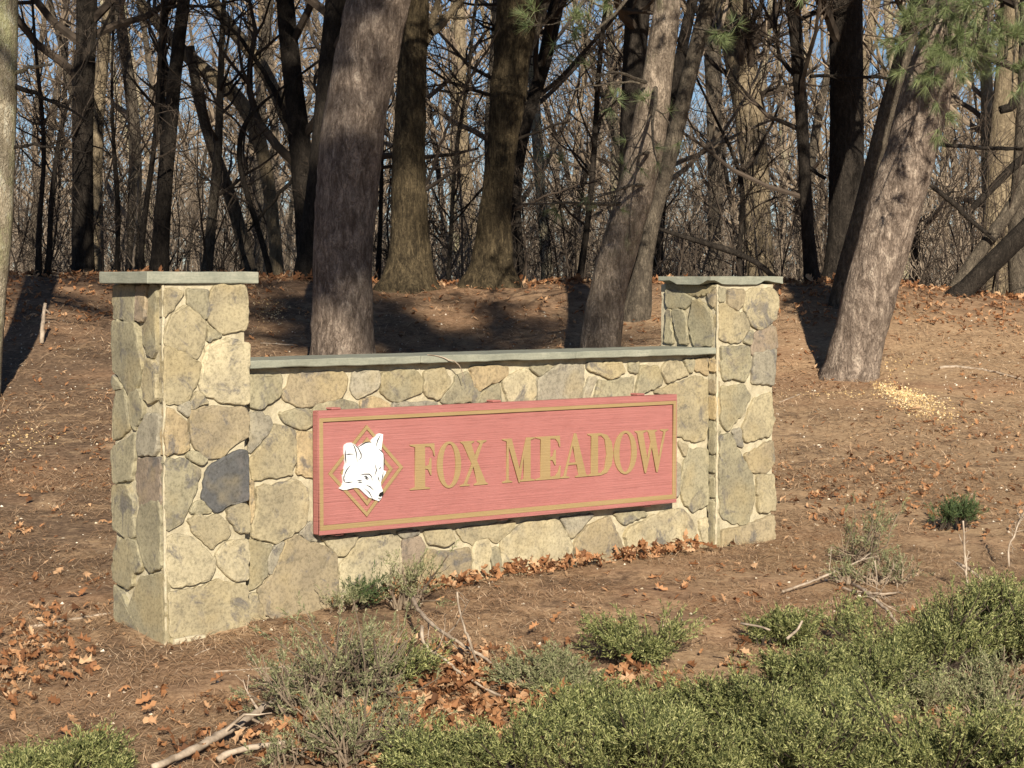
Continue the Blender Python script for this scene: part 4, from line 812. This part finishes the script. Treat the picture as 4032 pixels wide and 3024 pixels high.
lab = ['slender grey bare tree deep in the woods behind the sign', 'tan-barked bare tree deep in the woods behind the sign', 'dark slim bare tree deep in the woods behind the sign', 'stout grey bare tree deep in the woods behind the sign', 'pale bare tree deep in the woods behind the sign',
       'thin grey understorey tree deep in the woods behind the sign', 'thin dark understorey tree deep in the woods behind the sign', 'slight grey understorey tree deep in the woods behind the sign', 'broad tan bare tree deep in the woods behind the sign']
wr = np.random.default_rng(91); used = set(); cnt = 0
for i in range(120):
    d = 30 + 85 * (i / 120.) ** 1.1; hw = .25 * d + 1.5
    k = int(wr.integers(0, 9)); x = hw * (2 * ((i * .618034) % 1) - 1) + wr.normal() * .8; y = d + wr.normal() * 1.2
    if d < 48 and k in (1, 3, 8): k = [0, 4, 5][i % 3]
    o = protos[k] if k not in used else copy_tree(protos[k]); used.add(k)
    o.location = (x, y, float(gz(x, y)) - .05); o.rotation_euler = (wr.normal() * .05, wr.normal() * .06, wr.random() * 6.28)
    s = .8 + .45 * wr.random(); o.scale = (s, s, s)
    px_ = 1106 + 4700 * x / y; where = 'at the far left of the woods' if px_ < 420 else 'behind the big shaggy pine' if px_ < 830 else 'behind the two oaks' if px_ < 1200 else 'behind the crooked pine' if px_ < 1480 else 'above the far pillar' if px_ < 1780 else 'at the far right of the woods'
    dep = 'among the nearer trees' if d < 48 else 'halfway back' if d < 76 else 'far back'
    tag(o, lab[k].replace(' deep in the woods behind the sign', '') + ' ' + where + ', ' + dep, 'tree', lab[k].replace(' deep in the woods behind the sign', 's deep in the woods').replace('tree', 'tree'))
    cnt += 1
for k in range(9):
    if k not in used:
        for ch in list(protos[k].children): bpy.data.objects.remove(ch)
        bpy.data.objects.remove(protos[k])

# --- undergrowth and distant wood: masses nobody could count
def thicket(name, label, n, y0, y1, hmin, hmax, seed, mat, r=.012, kids=6, kids2=4, lean=.25, wf=.26, cut=None):
    rng = np.random.default_rng(seed); y = y0 + (y1 - y0) * rng.random(n) ** .9; x = (2 * rng.random(n) - 1) * (wf * y + 1)
    K = 6; H = hmin + (hmax - hmin) * rng.random(n) ** 1.5; P = np.zeros((n, K, 3)); P[:, 0] = np.stack([x, y, gz(x, y) - .05], 1)
    d = unit(np.column_stack([rng.normal(size=n) * lean, rng.normal(size=n) * lean, np.ones(n)]))
    for k in range(1, K):
        d = unit(d + rng.normal(size=(n, 3)) * .13); P[:, k] = P[:, k - 1] + d * (H / (K - 1))[:, None]
    R = (r * (.5 + rng.random(n)) * (H / hmax) ** .5)[:, None] * np.linspace(1, .25, K); mb = MB(); tubes(mb, P, R, 4)
    b, br = grow(P, R, kids, .75, .42, 5, .12, 1, .2, .12, .55, rng); br = np.maximum(br, .0025 + .00004 * y.mean()); tubes(mb, b, br, 3)
    c, cr = grow(b, br, kids2, .75, .5, 3, .2, 1, .3, .05, .6, rng); cr = np.maximum(cr, .0022 + .00004 * y.mean()); tubes(mb, c, cr, 3)
    o = obj(name, mb.me(name), MAT[mat]); tag(o, label, 'brush', kind='stuff'); return o
thicket('undergrowth', 'tangle of bare brown brush right behind the crest of the bank', 230, 23.8, 31, .7, 3.0, 301, 'twig_dark', .013, 7, 5)
thicket('undergrowth', 'grey bare brush filling the middle of the woods', 900, 28, 52, .9, 3.2, 302, 'brush', .013, 6, 4)
thicket('distant_wood', 'far-off bare woodland reading as one grey-brown mass', 1500, 52, 125, 1.5, 6, 303, 'brush', .035, 8, 4)
# ------------------------------------------------------------------ litter on the ground
gr_ = np.random.default_rng(55)
def lay(mb, XY, L, W, rng, lift=.006, tilt=.18, tri=False):
    n = len(XY); a = rng.random(n) * 2 * pi; z = gz(XY[:, 0], XY[:, 1]) + lift * rng.random(n) + .002
    O = np.column_stack([XY, z]); e = .25
    zx = (gz(XY[:, 0] + e, XY[:, 1], False) - gz(XY[:, 0] - e, XY[:, 1], False)) / (2 * e); zy = (gz(XY[:, 0], XY[:, 1] + e, False) - gz(XY[:, 0], XY[:, 1] - e, False)) / (2 * e)
    D = np.column_stack([np.cos(a), np.sin(a), np.cos(a) * zx + np.sin(a) * zy + np.abs(rng.normal(size=n)) * tilt]); D = unit(D)
    nrm = unit(np.column_stack([-zx, -zy, np.ones(n)])); s = unit(np.cross(D, nrm)) * (W * .5)[:, None]
    O = O - D * (L * .5)[:, None] * np.array([1, 1, .2]); mid = O + D * (L * .5)[:, None]; mid[:, 2] += L * .05; tip = O + D * L[:, None]
    V = np.stack([O, mid - s, tip, mid + s], 1).reshape(-1, 3); i = np.arange(n)[:, None] * 4
    mb.add(V, np.concatenate([i, i + 1, i + 2, i + 3], 1))
def in_view(n, y0, y1, rng, p=1.): 
    y = y0 + (y1 - y0) * rng.random(n) ** p; x = (2 * rng.random(n) - 1) * (.25 * y + .3); return np.column_stack([x, y])
def outside_wall(XY, m=.03):
    d = XY - CORNER[:2]; u = d @ E1[:2]; v = d @ E2[:2]
    inside = (u > -m) & (u < UR + WR + m) & (v > -m + np.where((u > WL) & (u < UR), VW, 0)) & (v < .46 + m)
    return XY[~inside]
mb = MB()
XY = in_view(150000, 7.9, 15, gr_); nn = n2(XY[:, 0], XY[:, 1], 1.6, 8) * .6 + n2(XY[:, 0], XY[:, 1], 5, 9) * .4
XY = outside_wall(XY[nn > .36 + .12 * gr_.random(len(nn))])
lay(mb, XY, .05 + .07 * gr_.random(len(XY)), .0016 + .0018 * gr_.random(len(XY)), gr_)
XY = in_view(60000, 14, 24.3, gr_); nn = n2(XY[:, 0], XY[:, 1], 1.1, 8); XY = XY[nn > .3 + .2 * gr_.random(len(nn))]
lay(mb, XY, .07 + .08 * gr_.random(len(XY)), .003 + .003 * gr_.random(len(XY)), gr_)
o = obj('pine_straw', mb.me('pine_straw'), MAT['straw']); tag(o, 'brown fallen needles and stalks covering the bare soil', 'straw', kind='stuff')

LEAFT = np.array([(0, -.5), (.10, -.30), (.32, -.28), (.16, -.10), (.38, .06), (.17, .14), (.27, .34), (.05, .5), (-.22, .36), (-.14, .15), (-.36, .04), (-.15, -.10), (-.30, -.26), (-.09, -.30)])
def leaves(mb, O, size, rng, up=.5):
    n = len(O); k = len(LEAFT); a = rng.random(n) * 2 * pi
    N = unit(np.column_stack([rng.normal(size=n) * up, rng.normal(size=n) * up, np.ones(n)])); T = unit(np.cross(N, np.column_stack([np.cos(a), np.sin(a), np.zeros(n)]))); B = np.cross(N, T)
    t = LEAFT * np.array([.72, 1.]) * (1 + .2 * rng.normal(size=(n, k, 1)) * .5); curl = (.4 + 2.2 * rng.random(n)) * np.sign(rng.normal(size=n) + .5); curl2 = rng.normal(size=n) * .9
    h = curl[:, None] * t[:, :, 0] ** 2 * 1.6 + curl2[:, None] * t[:, :, 1] ** 2 + rng.normal(size=(n, k)) * .035
    V = O[:, None] + size[:, None, None] * (t[:, :, :1] * T[:, None] + t[:, :, 1:] * B[:, None] + h[:, :, None] * N[:, None])
    mid = O[:, None] + size[:, None, None] * np.array([[-.22], [.2]])[None] * B[:, None]
    V = np.concatenate([V, mid], 1); V[:, :, 2] += (O[:, 2:3] + .004 - np.minimum(V[:, :, 2].min(1, keepdims=True) + 0, O[:, 2:3] + .004)) * .7
    i = (np.arange(n) * (k + 2))[:, None]; a_, b_ = k, k + 1; F3 = []
    for j in range(k):
        c = a_ if (j < 3 or j >= 11) and (j + 1) % k not in (3,) else b_
        if j in (2,): c = a_
        F3.append(np.concatenate([i + j, i + (j + 1) % k, i + c], 1))
    F3.append(np.concatenate([i + 3, i + b_, i + a_], 1)); F3.append(np.concatenate([i + 11, i + a_, i + b_], 1))
    mb.add(V.reshape(-1, 3), np.concatenate(F3))
def leaf_stuff(name, label, XY, s0, s1, hmax, up, rng):
    XY = outside_wall(XY, .0); O = np.column_stack([XY, gz(XY[:, 0], XY[:, 1]) + .006 + hmax * rng.random(len(XY)) ** 1.6]); mb = MB(); leaves(mb, O, s0 + (s1 - s0) * rng.random(len(XY)), rng, up)
    o = obj(name, mb.me(name), MAT['leaf']); tag(o, label, 'leaves', kind='stuff'); return o
def blob(px, py, sx, sy, n, rng):      # gaussian patch round the ground point seen at (px, py) in 2212-px coordinates
    c = ghit(px, py); return np.column_stack([c[0] + rng.normal(size=n) * sx, c[1] + rng.normal(size=n) * sy])
u = .95 + 2.75 * gr_.random(520) ** .8; vv = VW - .015 - np.abs(gr_.normal(size=520)) * (.035 + .035 * np.clip(u - 1.2, 0, 2) / 2)
XYw = CORNER[:2] + u[:, None] * E1[:2] + vv[:, None] * E2[:2]
kk = vnoise(np.column_stack([u * 5, u * 0, u * 0]), 3) > .30 + .25 * gr_.random(520); leaf_stuff('leaf_drift', 'curled orange oak leaves drifted along the foot of the stone wall', XYw[kk], .035, .085, .05, 1.1, gr_)
L1 = np.vstack([blob(25, 1430, .14, .45, 170, gr_), blob(85, 1480, .12, .25, 50, gr_), blob(45, 1150, .06, .1, 10, gr_)])
leaf_stuff('leaf_drift', 'heap of curled orange oak leaves at the lower left edge', L1, .04, .085, .035, .9, gr_)
L2 = np.vstack([blob(980, 1470, .22, .22, 330, gr_), blob(850, 1590, .25, .25, 200, gr_), blob(1040, 1550, .2, .16, 200, gr_), blob(620, 1620, .35, .16, 110, gr_), blob(430, 1530, .25, .12, 22, gr_), blob(1330, 1480, .15, .12, 60, gr_), blob(1900, 1480, .5, .4, 90, gr_)])
leaf_stuff('leaf_drift', 'brown leaves caught between the juniper bushes in front of the sign', L2, .04, .095, .04, .8, gr_)
L3 = np.vstack([blob(1900, 1065, .35, .35, 90, gr_), blob(1960, 1010, .2, .3, 45, gr_), blob(1850, 985, .25, .25, 30, gr_), blob(2130, 1100, .35, .5, 90, gr_), blob(2180, 950, .4, .5, 50, gr_), blob(1790, 1090, .3, .2, 20, gr_), blob(1690, 1140, .06, .2, 8, gr_)])
leaf_stuff('leaf_drift', 'scattered rust-coloured leaves on the bank right of the far pillar', L3, .035, .075, .012, .5, gr_)
y = 20.8 + 2.6 * gr_.random(2600); x = (2 * gr_.random(2600) - 1) * (.25 * y); k = (x < -2.4) | (x > 2.0) | (gr_.random(2600) < .30)
leaf_stuff('leaf_litter', 'orange-brown leaf litter along the crest of the bank under the trees', np.column_stack([x, y])[k], .04, .085, .02, .6, gr_)
XY = in_view(1500, 8.2, 21, gr_)
leaf_stuff('leaf_litter', 'single brown leaves scattered over the bare bank', XY[n2(XY[:, 0], XY[:, 1], .9, 31) > .48], .03, .085, .006, .4, gr_)
XY = np.column_stack([(2 * gr_.random(5000) - 1) * 10, 23 + 17 * gr_.random(5000) ** 1.5])
leaf_stuff('forest_floor_leaves', 'dull brown leaves on the forest floor behind the crest', XY, .09, .15, .03, .6, gr_)

def grains(name, label, cat, XY, s0, s1, mat, rng):
    n = len(XY); z = gz(XY[:, 0], XY[:, 1]); T = np.array([(1, 0, 0), (-.5, .87, 0), (-.5, -.87, 0), (0, 0, .7), (0, 0, -.7)]); Fc = np.array([(0, 1, 3), (1, 2, 3), (2, 0, 3), (1, 0, 4), (2, 1, 4), (0, 2, 4)])
    s = s0 + (s1 - s0) * rng.random(n) ** 2; a = rng.random(n) * 6.28; c, sn = np.cos(a)[:, None], np.sin(a)[:, None]; R = T[None] * s[:, None, None] * (1 + .35 * rng.normal(size=(n, 5, 3)))
    V = np.stack([R[:, :, 0] * c - R[:, :, 1] * sn, R[:, :, 0] * sn + R[:, :, 1] * c, R[:, :, 2]], -1) + np.column_stack([XY, z + s * .3])[:, None]
    mb = MB(); mb.add(V.reshape(-1, 3), (np.arange(n)[:, None, None] * 5 + Fc[None]).reshape(-1, 3)); o = obj(name, mb.me(name), MAT[mat]); tag(o, label, cat, kind='stuff')
cp = np.vstack([np.column_stack([np.interp(gr_.random(760), [0, 1], [0, 1]), gr_.normal(size=760)]), ])
pa, pb = ghit(1915, 835), ghit(2010, 888); t = gr_.random(1900)[:, None]
XYc = pa[:2] * (1 - t) + pb[:2] * t + gr_.normal(size=(1900, 2)) * np.array([.11, .34]) * (.5 + .6 * t)
XYc = np.vstack([XYc, blob(1830, 852, .22, .14, 110, gr_), blob(1925, 790, .15, .3, 90, gr_), blob(2040, 905, .3, .4, 70, gr_)])
grains('wood_chips', 'yellow wood chips spread on the soil right of the leaning pine', 'wood chips', XYc, .004, .012, 'chips', gr_)
XYc = np.vstack([blob(592, 688, .10, .25, 90, gr_), blob(570, 665, .1, .2, 30, gr_), blob(40, 935, .1, .3, 60, gr_), blob(70, 955, .08, .2, 30, gr_)])
grains('wood_chips', 'few pale chips scattered behind the near pillar and on the left bank', 'wood chips', XYc, .005, .014, 'chips', gr_)
XYp = outside_wall(in_view(2600, 8.3, 21.5, gr_, .8))
grains('pebbles', 'small pale pebbles and acorn bits dotted over the bank', 'pebbles', XYp, .0035, .012, 'pebble', gr_)

mb = MB(); XY = np.vstack([in_view(2400, 8, 15, gr_), in_view(4500, 14, 24, gr_)]); nn = n2(XY[:, 0], XY[:, 1], 1.3, 17); XY = outside_wall(XY[nn > .30 + .3 * gr_.random(len(nn))])
lay(mb, XY, (.014 + .03 * gr_.random(len(XY))) * (1 + .04 * XY[:, 1]), (.006 + .012 * gr_.random(len(XY))) * (1 + .04 * XY[:, 1]), gr_, .008, .35)
o = obj('leaf_crumbs', mb.me('leaf_crumbs'), MAT['leaf']); tag(o, 'broken brown leaf crumbs mixed into the soil of the bank', 'leaf crumbs', kind='stuff')
# ------------------------------------------------------------------ sticks and dead branches
def stick(name, label, pts, w, mat='deadwood', lift=None, kids=0, group=None, seed=0, cat='stick', absY=None):
    """pts px (2212) on the ground; lift: heights over ground per point"""
    P = []
    for i, (x, y) in enumerate(pts):
        if lift and lift[i] > 0:
            h = lift[i]; d = ray(x * S2, y * S2); ts = np.linspace(6, 40, 1700); z = EYE + d[2] * ts; g = gz(d[0] * ts, d[1] * ts, False) + h; k = np.argmax(z < g); P.append(d * ts[k] + np.array([0, 0, EYE]))
        else: g = ghit(x, y); P.append(np.array([g[0], g[1], g[2] + w * .25]))
    P = np.array(P); R = np.linspace(w / 2, w / 3.2, len(P)) if np.ndim(w) == 0 else np.array(w) / 2
    Q, r = resample(P, R, .03); rng = np.random.default_rng(seed); Q += rng.normal(size=Q.shape) * .0015; org = P[0].copy(); mb = MB(); r = r * (1 + .08 * rng.normal(size=len(r))); tubes(mb, (Q - org)[None], r[None], 7, True)
    if kids:
        b, br = grow(Q[None], r[None], kids, .8, .35, 5, .2, 1, .25, .06, .55, rng); tubes(mb, b - org, np.maximum(br, .0016), 4)
        c, cr = grow(b, br, 3, .8, .5, 4, .2, 1, .3, .03, .6, rng); tubes(mb, c - org, np.maximum(cr, .0012), 3)
    o = obj(name, mb.me(name, True), MAT[mat]); o.location = org; tag(o, label, cat, group); return o
stick('fallen_stick', 'long pale straight stick lying left of the near pillar foot', [(62, 1358), (150, 1343), (240, 1327)], .020)
stick('fallen_stick', 'slim pale stick lying flat below the near pillar among needles', [(462, 1558 - 100), (560, 1448), (658, 1434)], .010)
stick('fallen_stick', 'short brown stick left of the pale slim stick, below the pillar', [(420, 1420), (440, 1412), (470, 1405)], .009)
stick('cut_branch', 'upright pale stub leaning in the shadow at the upper left', [(90, 742), (92, 690), (98, 655)], .045, lift=[0, .22, .36], cat='branch')
stick('cut_branch', 'forked pale branch stub standing right of the leaning stub', [(92, 700), (90, 665), (80, 650), (110, 680)], .030, lift=[0, .2, .28, .1], cat='branch')
stick('fallen_branch', 'arching bare branch rising over the leaves in front of the sign', [(892, 1292), (905, 1330), (930, 1358), (985, 1386), (1040, 1408), (1068, 1450)], .020, lift=[.16, .18, .2, .2, .14, .0], kids=3, seed=1, cat='branch')
stick('fallen_branch', 'thin upright forked twig standing on the arching branch', [(1040, 1448), (1010, 1395), (995, 1362), (987, 1280)], .013, lift=[.02, .18, .24, .42], seed=2, cat='branch')
stick('fallen_branch', 'pale curved branch lying left of the leaf pile below the arching one', [(910, 1352), (906, 1398), (925, 1425), (985, 1455), (1050, 1490), (1100, 1510)], .016, lift=[.2, .12, .06, .05, .04, .02], kids=2, seed=3, cat='branch')
stick('juniper_root', 'thick grey gnarled root slanting up to the right at the bottom', [(330, 1659), (400, 1625), (470, 1610), (530, 1555), (575, 1522), (600, 1510)], [.026, .030, .036, .030, .026, .018], lift=[.04, .05, .06, .08, .08, .07], kids=3, seed=4, cat='root')
stick('juniper_root', 'short pale cut root near the bottom left juniper', [(192, 1612), (215, 1600), (240, 1622), (262, 1632)], [.022, .028, .028, .02], lift=[.05, .06, .04, .03], seed=5, cat='root')
stick('juniper_root', 'pale root running right from the gnarled one', [(470, 1640), (520, 1612), (580, 1604), (640, 1600), (690, 1588)], .026, lift=[.03, .05, .05, .04, .03], kids=5, seed=14, cat='root')
stick('fallen_stick', 'gently curved stick lying high on the bank at the right', [(2030, 798), (2065, 795), (2110, 797), (2150, 810), (2205, 826)], .028, seed=6)
stick('fallen_stick', 'short pale stick beside the right flank of the far pillar', [(1684, 867), (1710, 858), (1728, 852)], .014)
stick('fallen_stick', 'pale bent twig on the ground behind the wall near the left pillar', [(562, 750), (600, 752), (642, 750)], .020)
stick('dead_branch', 'long thin bare branch slanting across the soil toward the sparse juniper', [(1690, 1278), (1730, 1265), (1795, 1240), (1840, 1228), (1880, 1195)], .014, lift=[.02, .04, .06, .08, .12], kids=4, seed=7, cat='branch')
stick('dead_branch', 'bleached branch under the sparse juniper on the right', [(1818, 1268), (1850, 1290), (1900, 1285), (1945, 1280)], .014, lift=[.02, .04, .05, .02], kids=5, seed=8, cat='branch')
stick('dead_branch', 'grey leaning branch entering the right-hand junipers', [(1840, 1262), (1880, 1280), (1915, 1310), (1940, 1350)], .020, lift=[.05, .1, .1, .05], kids=3, seed=9, cat='branch')
stick('dead_branch', 'pale crossing branch above the right-hand junipers', [(2068, 1216), (2105, 1235), (2130, 1258)], .018, lift=[.12, .1, .05], kids=2, seed=10, cat='branch')
stick('dead_branch', 'bare upright forked stem at the right below the green sprig', [(2090, 1290), (2086, 1200), (2082, 1150), (2080, 1125)], .014, lift=[.0, .18, .3, .36], kids=6, seed=11, cat='branch')
stick('dead_branch', 'bare tangled twigs at the right edge of the bank', [(2180, 1230), (2170, 1180), (2195, 1130), (2215, 1100)], .012, lift=[.0, .12, .24, .3], kids=14, seed=12, cat='branch')
stick('dead_branch', 'bare thin upright twig between junipers at lower right', [(1893, 1290), (1895, 1250), (1890, 1210)], .006, lift=[.0, .1, .2], kids=2, seed=13, cat='branch')
stick('fallen_stick', 'pale broken stick lying in the junipers right of centre', [(1700, 1380), (1725, 1360), (1735, 1340)], .014, lift=[.25, .26, .3])
stick('fallen_stick', 'short white stick showing through the top of the big juniper', [(1600, 1347), (1640, 1352), (1665, 1360)], .012, lift=[.28, .28, .28])
# dry stalk hanging over the coping
P = np.array([(-.02, 0, 0), (.13, -.0, .004), (.165, -.02, -.01), (.185, -.035, -.06), (.192, -.03, -.12)]) ; mb = MB(); Q, r = resample(P, np.array([.002, .003, .003, .0025, .0015]), .02); tubes(mb, Q[None], r[None], 5)
uu = loc_front(1690, 1400, .01)[0]; o = obj('dry_stalk', mb.me('dry_stalk'), MAT['deadwood']); o.location = CORNER + E1 * uu + np.array([0, 0, 1.316]); o.rotation_euler = (0, 0, ROT); tag(o, 'thin dry stalk hanging over the front edge of the wall coping', 'twig')

# ------------------------------------------------------------------ junipers
def juniper(label, px, py, rx, ry, h, nb, mat='juniper', seed=0, dens=1., stems=True, bare=0., lean=(0, 0), group='low junipers in front of the sign', name='juniper_bush', spr=.095):
    rng = np.random.default_rng(seed); c = ghit(px, py); t = empty(name, c); tag(t, label, 'bush', group)
    nc = max(2, nb // 13); ci = rng.integers(0, nc, nb); ca = rng.random(nc) * 2 * pi; cr_ = np.sqrt(rng.random(nc)); cd = rng.normal(size=(nc, 3)) * .38; ch = .35 + .85 * rng.random(nc); a = ca[ci]; rr = cr_[ci]; X = c[0] + rr * np.cos(a) * rx + rng.normal(size=nb) * .024; Y = c[1] + rr * np.sin(a) * ry + rng.normal(size=nb) * .024
    Z = gz(X, Y) + .01; cl = n2(X, Y, 5, seed); top = h * (1 - .45 * rr ** 2) * (.35 + .9 * cl) * (.70 + .5 * rng.random(nb)) * ch[ci]; st = np.column_stack([X - np.cos(a) * .08, Y - np.sin(a) * .08, Z])
    d = unit(np.column_stack([np.cos(a) * .6 * rr + cd[ci, 0] + rng.normal(size=nb) * .2, np.sin(a) * .5 * rr + cd[ci, 1] - .15 + rng.normal(size=nb) * .2, np.full(nb, .9)])); K = 5
    P = np.zeros((nb, K, 3)); P[:, 0] = st; L = top / np.maximum(d[:, 2], .45)
    for k in range(1, K): d = unit(d + rng.normal(size=(nb, 3)) * (.26 if mat == 'juniper_grey' else .13)); P[:, k] = P[:, k - 1] + d * (L / (K - 1))[:, None]
    R = (.0035 + .004 * rng.random(nb))[:, None] * np.linspace(1, .35, K); wood = MB(); tubes(wood, P - c, R, 4)
    # feathery sprays on the upper part of each branch
    ns = max(2, int(5.4 * dens)); S, SR_ = grow(P, R, ns, .65, .0, 5, .35, 1., .14, .12, .6, rng, absl=spr * 1.0)
    Q = np.concatenate([S, np.stack([P[:, -1], P[:, -1] + d * .02, P[:, -1] + d * .04, P[:, -1] + d * .06, P[:, -1] + d * .08], 1)]); keep = rng.random(len(Q)) > bare; Q = Q[keep]
    tubes(wood, S[~keep[:len(S)]] - c, np.full((int((~keep[:len(S)]).sum()), 5), .0012), 3) if bare else None
    fol = MB(); m = len(Q); nl = 19; idx = np.repeat(np.arange(m), nl); tt = np.tile(np.linspace(.08, 1, nl), m) * 3.99; i = np.minimum(tt.astype(int), 3); f = (tt - i)[:, None]
    p = Q[idx, i] * (1 - f) + Q[idx, i + 1] * f; tn = unit(Q[idx, i + 1] - Q[idx, i]); e = unit(tn * .9 + rng.normal(size=p.shape) * .40)
    ln = (.014 + .022 * rng.random(len(p))) * (1.15 - .5 * tt / 4); blades(fol, p - c, e, ln, 0.0032 + .0024 * rng.random(len(p)), rng=rng)
    # secondary side shoots
    p2 = p + e * ln[:, None] * .5; e2 = unit(e + rng.normal(size=p.shape) * .5); blades(fol, p2 - c, e2, ln * .65, .0028 + .0018 * rng.random(len(p)), rng=rng)
    o = obj('stems', wood.me('stems'), MAT['twig_dark' if mat != 'juniper_grey' else 'twig'], t); o['kind'] = 'stuff'; o = obj('foliage', fol.me('foliage'), MAT[mat], t); o['kind'] = 'stuff'; return t  # dark stem bark stands in for shade between the sprays
J = [
 ('green juniper at the bottom left corner', 50, 1705, .32, .11, .16, 70, 'juniper', 1., 0.),
 ('green juniper sprig right of the one in the bottom left corner', 165, 1685, .18, .07, .17, 42, 'juniper', 1., 0.),
 ('small green juniper beside the pale cut root at the bottom left', 262, 1700, .14, .08, .13, 28, 'juniper', .9, 0.),
 ('sparse greyish juniper of mostly bare twigs below the near end of the sign', 755, 1530, .36, .36, .36, 170, 'juniper_grey', .55, .42),
 ('sparse half-dead juniper below it, at the bottom of the photo left of centre', 730, 1650, .44, .20, .27, 150, 'juniper_grey', .5, .5),
 ('upright deep green juniper tuft left of the leaf pile', 838, 1490, .11, .10, .24, 34, 'juniper', .8, .05),
 ('lone dark juniper sprig standing against the wall under the sign', 785, 1314, .05, .04, .30, 12, 'juniper_deep', .9, .0),
 ('wispy juniper twigs against the wall right of the lone dark sprig', 850, 1322, .21, .05, .42, 24, 'juniper_grey', .6, .3),
 ('tiny juniper sprig at the wall foot left of the lone dark sprig', 738, 1327, .05, .04, .14, 6, 'juniper_grey', .9, .1),
 ('ragged juniper just right of the leaf pile', 1165, 1500, .22, .16, .25, 90, 'juniper_grey', .8, .15),
 ('rounded green juniper tuft alone on the soil below the sign centre', 1385, 1440, .24, .10, .24, 80, 'juniper', .9, .08),
 ('dark-hearted green juniper left of the bare upright twig, upper right clump', 1720, 1400, .28, .10, .23, 90, 'juniper', .9, .08),
 ('wide green juniper spreading in the middle of the right-hand mass', 1580, 1600, .62, .24, .25, 310, 'juniper', 1., .02),
 ('green juniper at the left tip of the right-hand mass', 1290, 1600, .30, .2, .22, 140, 'juniper', .9, .04),
 ('bright green juniper at the bottom centre', 1110, 1700, .44, .18, .24, 180, 'juniper', .9, .06),
 ('full green juniper at the bottom, right of centre', 1430, 1710, .48, .2, .27, 250, 'juniper', 1., .02),
 ('full green juniper at the bottom below the widest bush', 1730, 1710, .46, .2, .27, 250, 'juniper', 1., .02),
 ('full green juniper in the bottom right corner', 2080, 1710, .50, .2, .29, 260, 'juniper', 1., .02),
 ('yellow-green juniper right of the widest bush', 1850, 1520, .32, .2, .22, 170, 'juniper', .95, .03),
 ('tall dark green juniper at the right edge', 2170, 1420, .22, .28, .36, 190, 'juniper', 1., .04),
 ('green juniper between the tall one at the edge and the yellow-green one', 1985, 1450, .26, .24, .32, 190, 'juniper', 1., .08),
 ('brownish thinning juniper below the tall one at the right edge', 2100, 1540, .34, .2, .22, 120, 'juniper_grey', .8, .2),
 ('small dark green juniper sprig alone on the bank at the right', 2038, 1150, .18, .10, .20, 34, 'juniper_deep', .9, .0),
 ('wispy half-bare juniper left of the small dark sprig on the bank', 1862, 1225, .18, .12, .34, 34, 'juniper_grey', .7, .3),
 ('low tangle of dead juniper twigs under the wispy one', 1890, 1268, .34, .16, .14, 60, 'juniper_grey', .4, .6),
]
for i, (lb, px, py, rx, ry, h, nb, mt, de, ba) in enumerate(J):
    juniper(lb, px, py, rx, ry, h, nb, mt, 400 + i, de, True, ba)
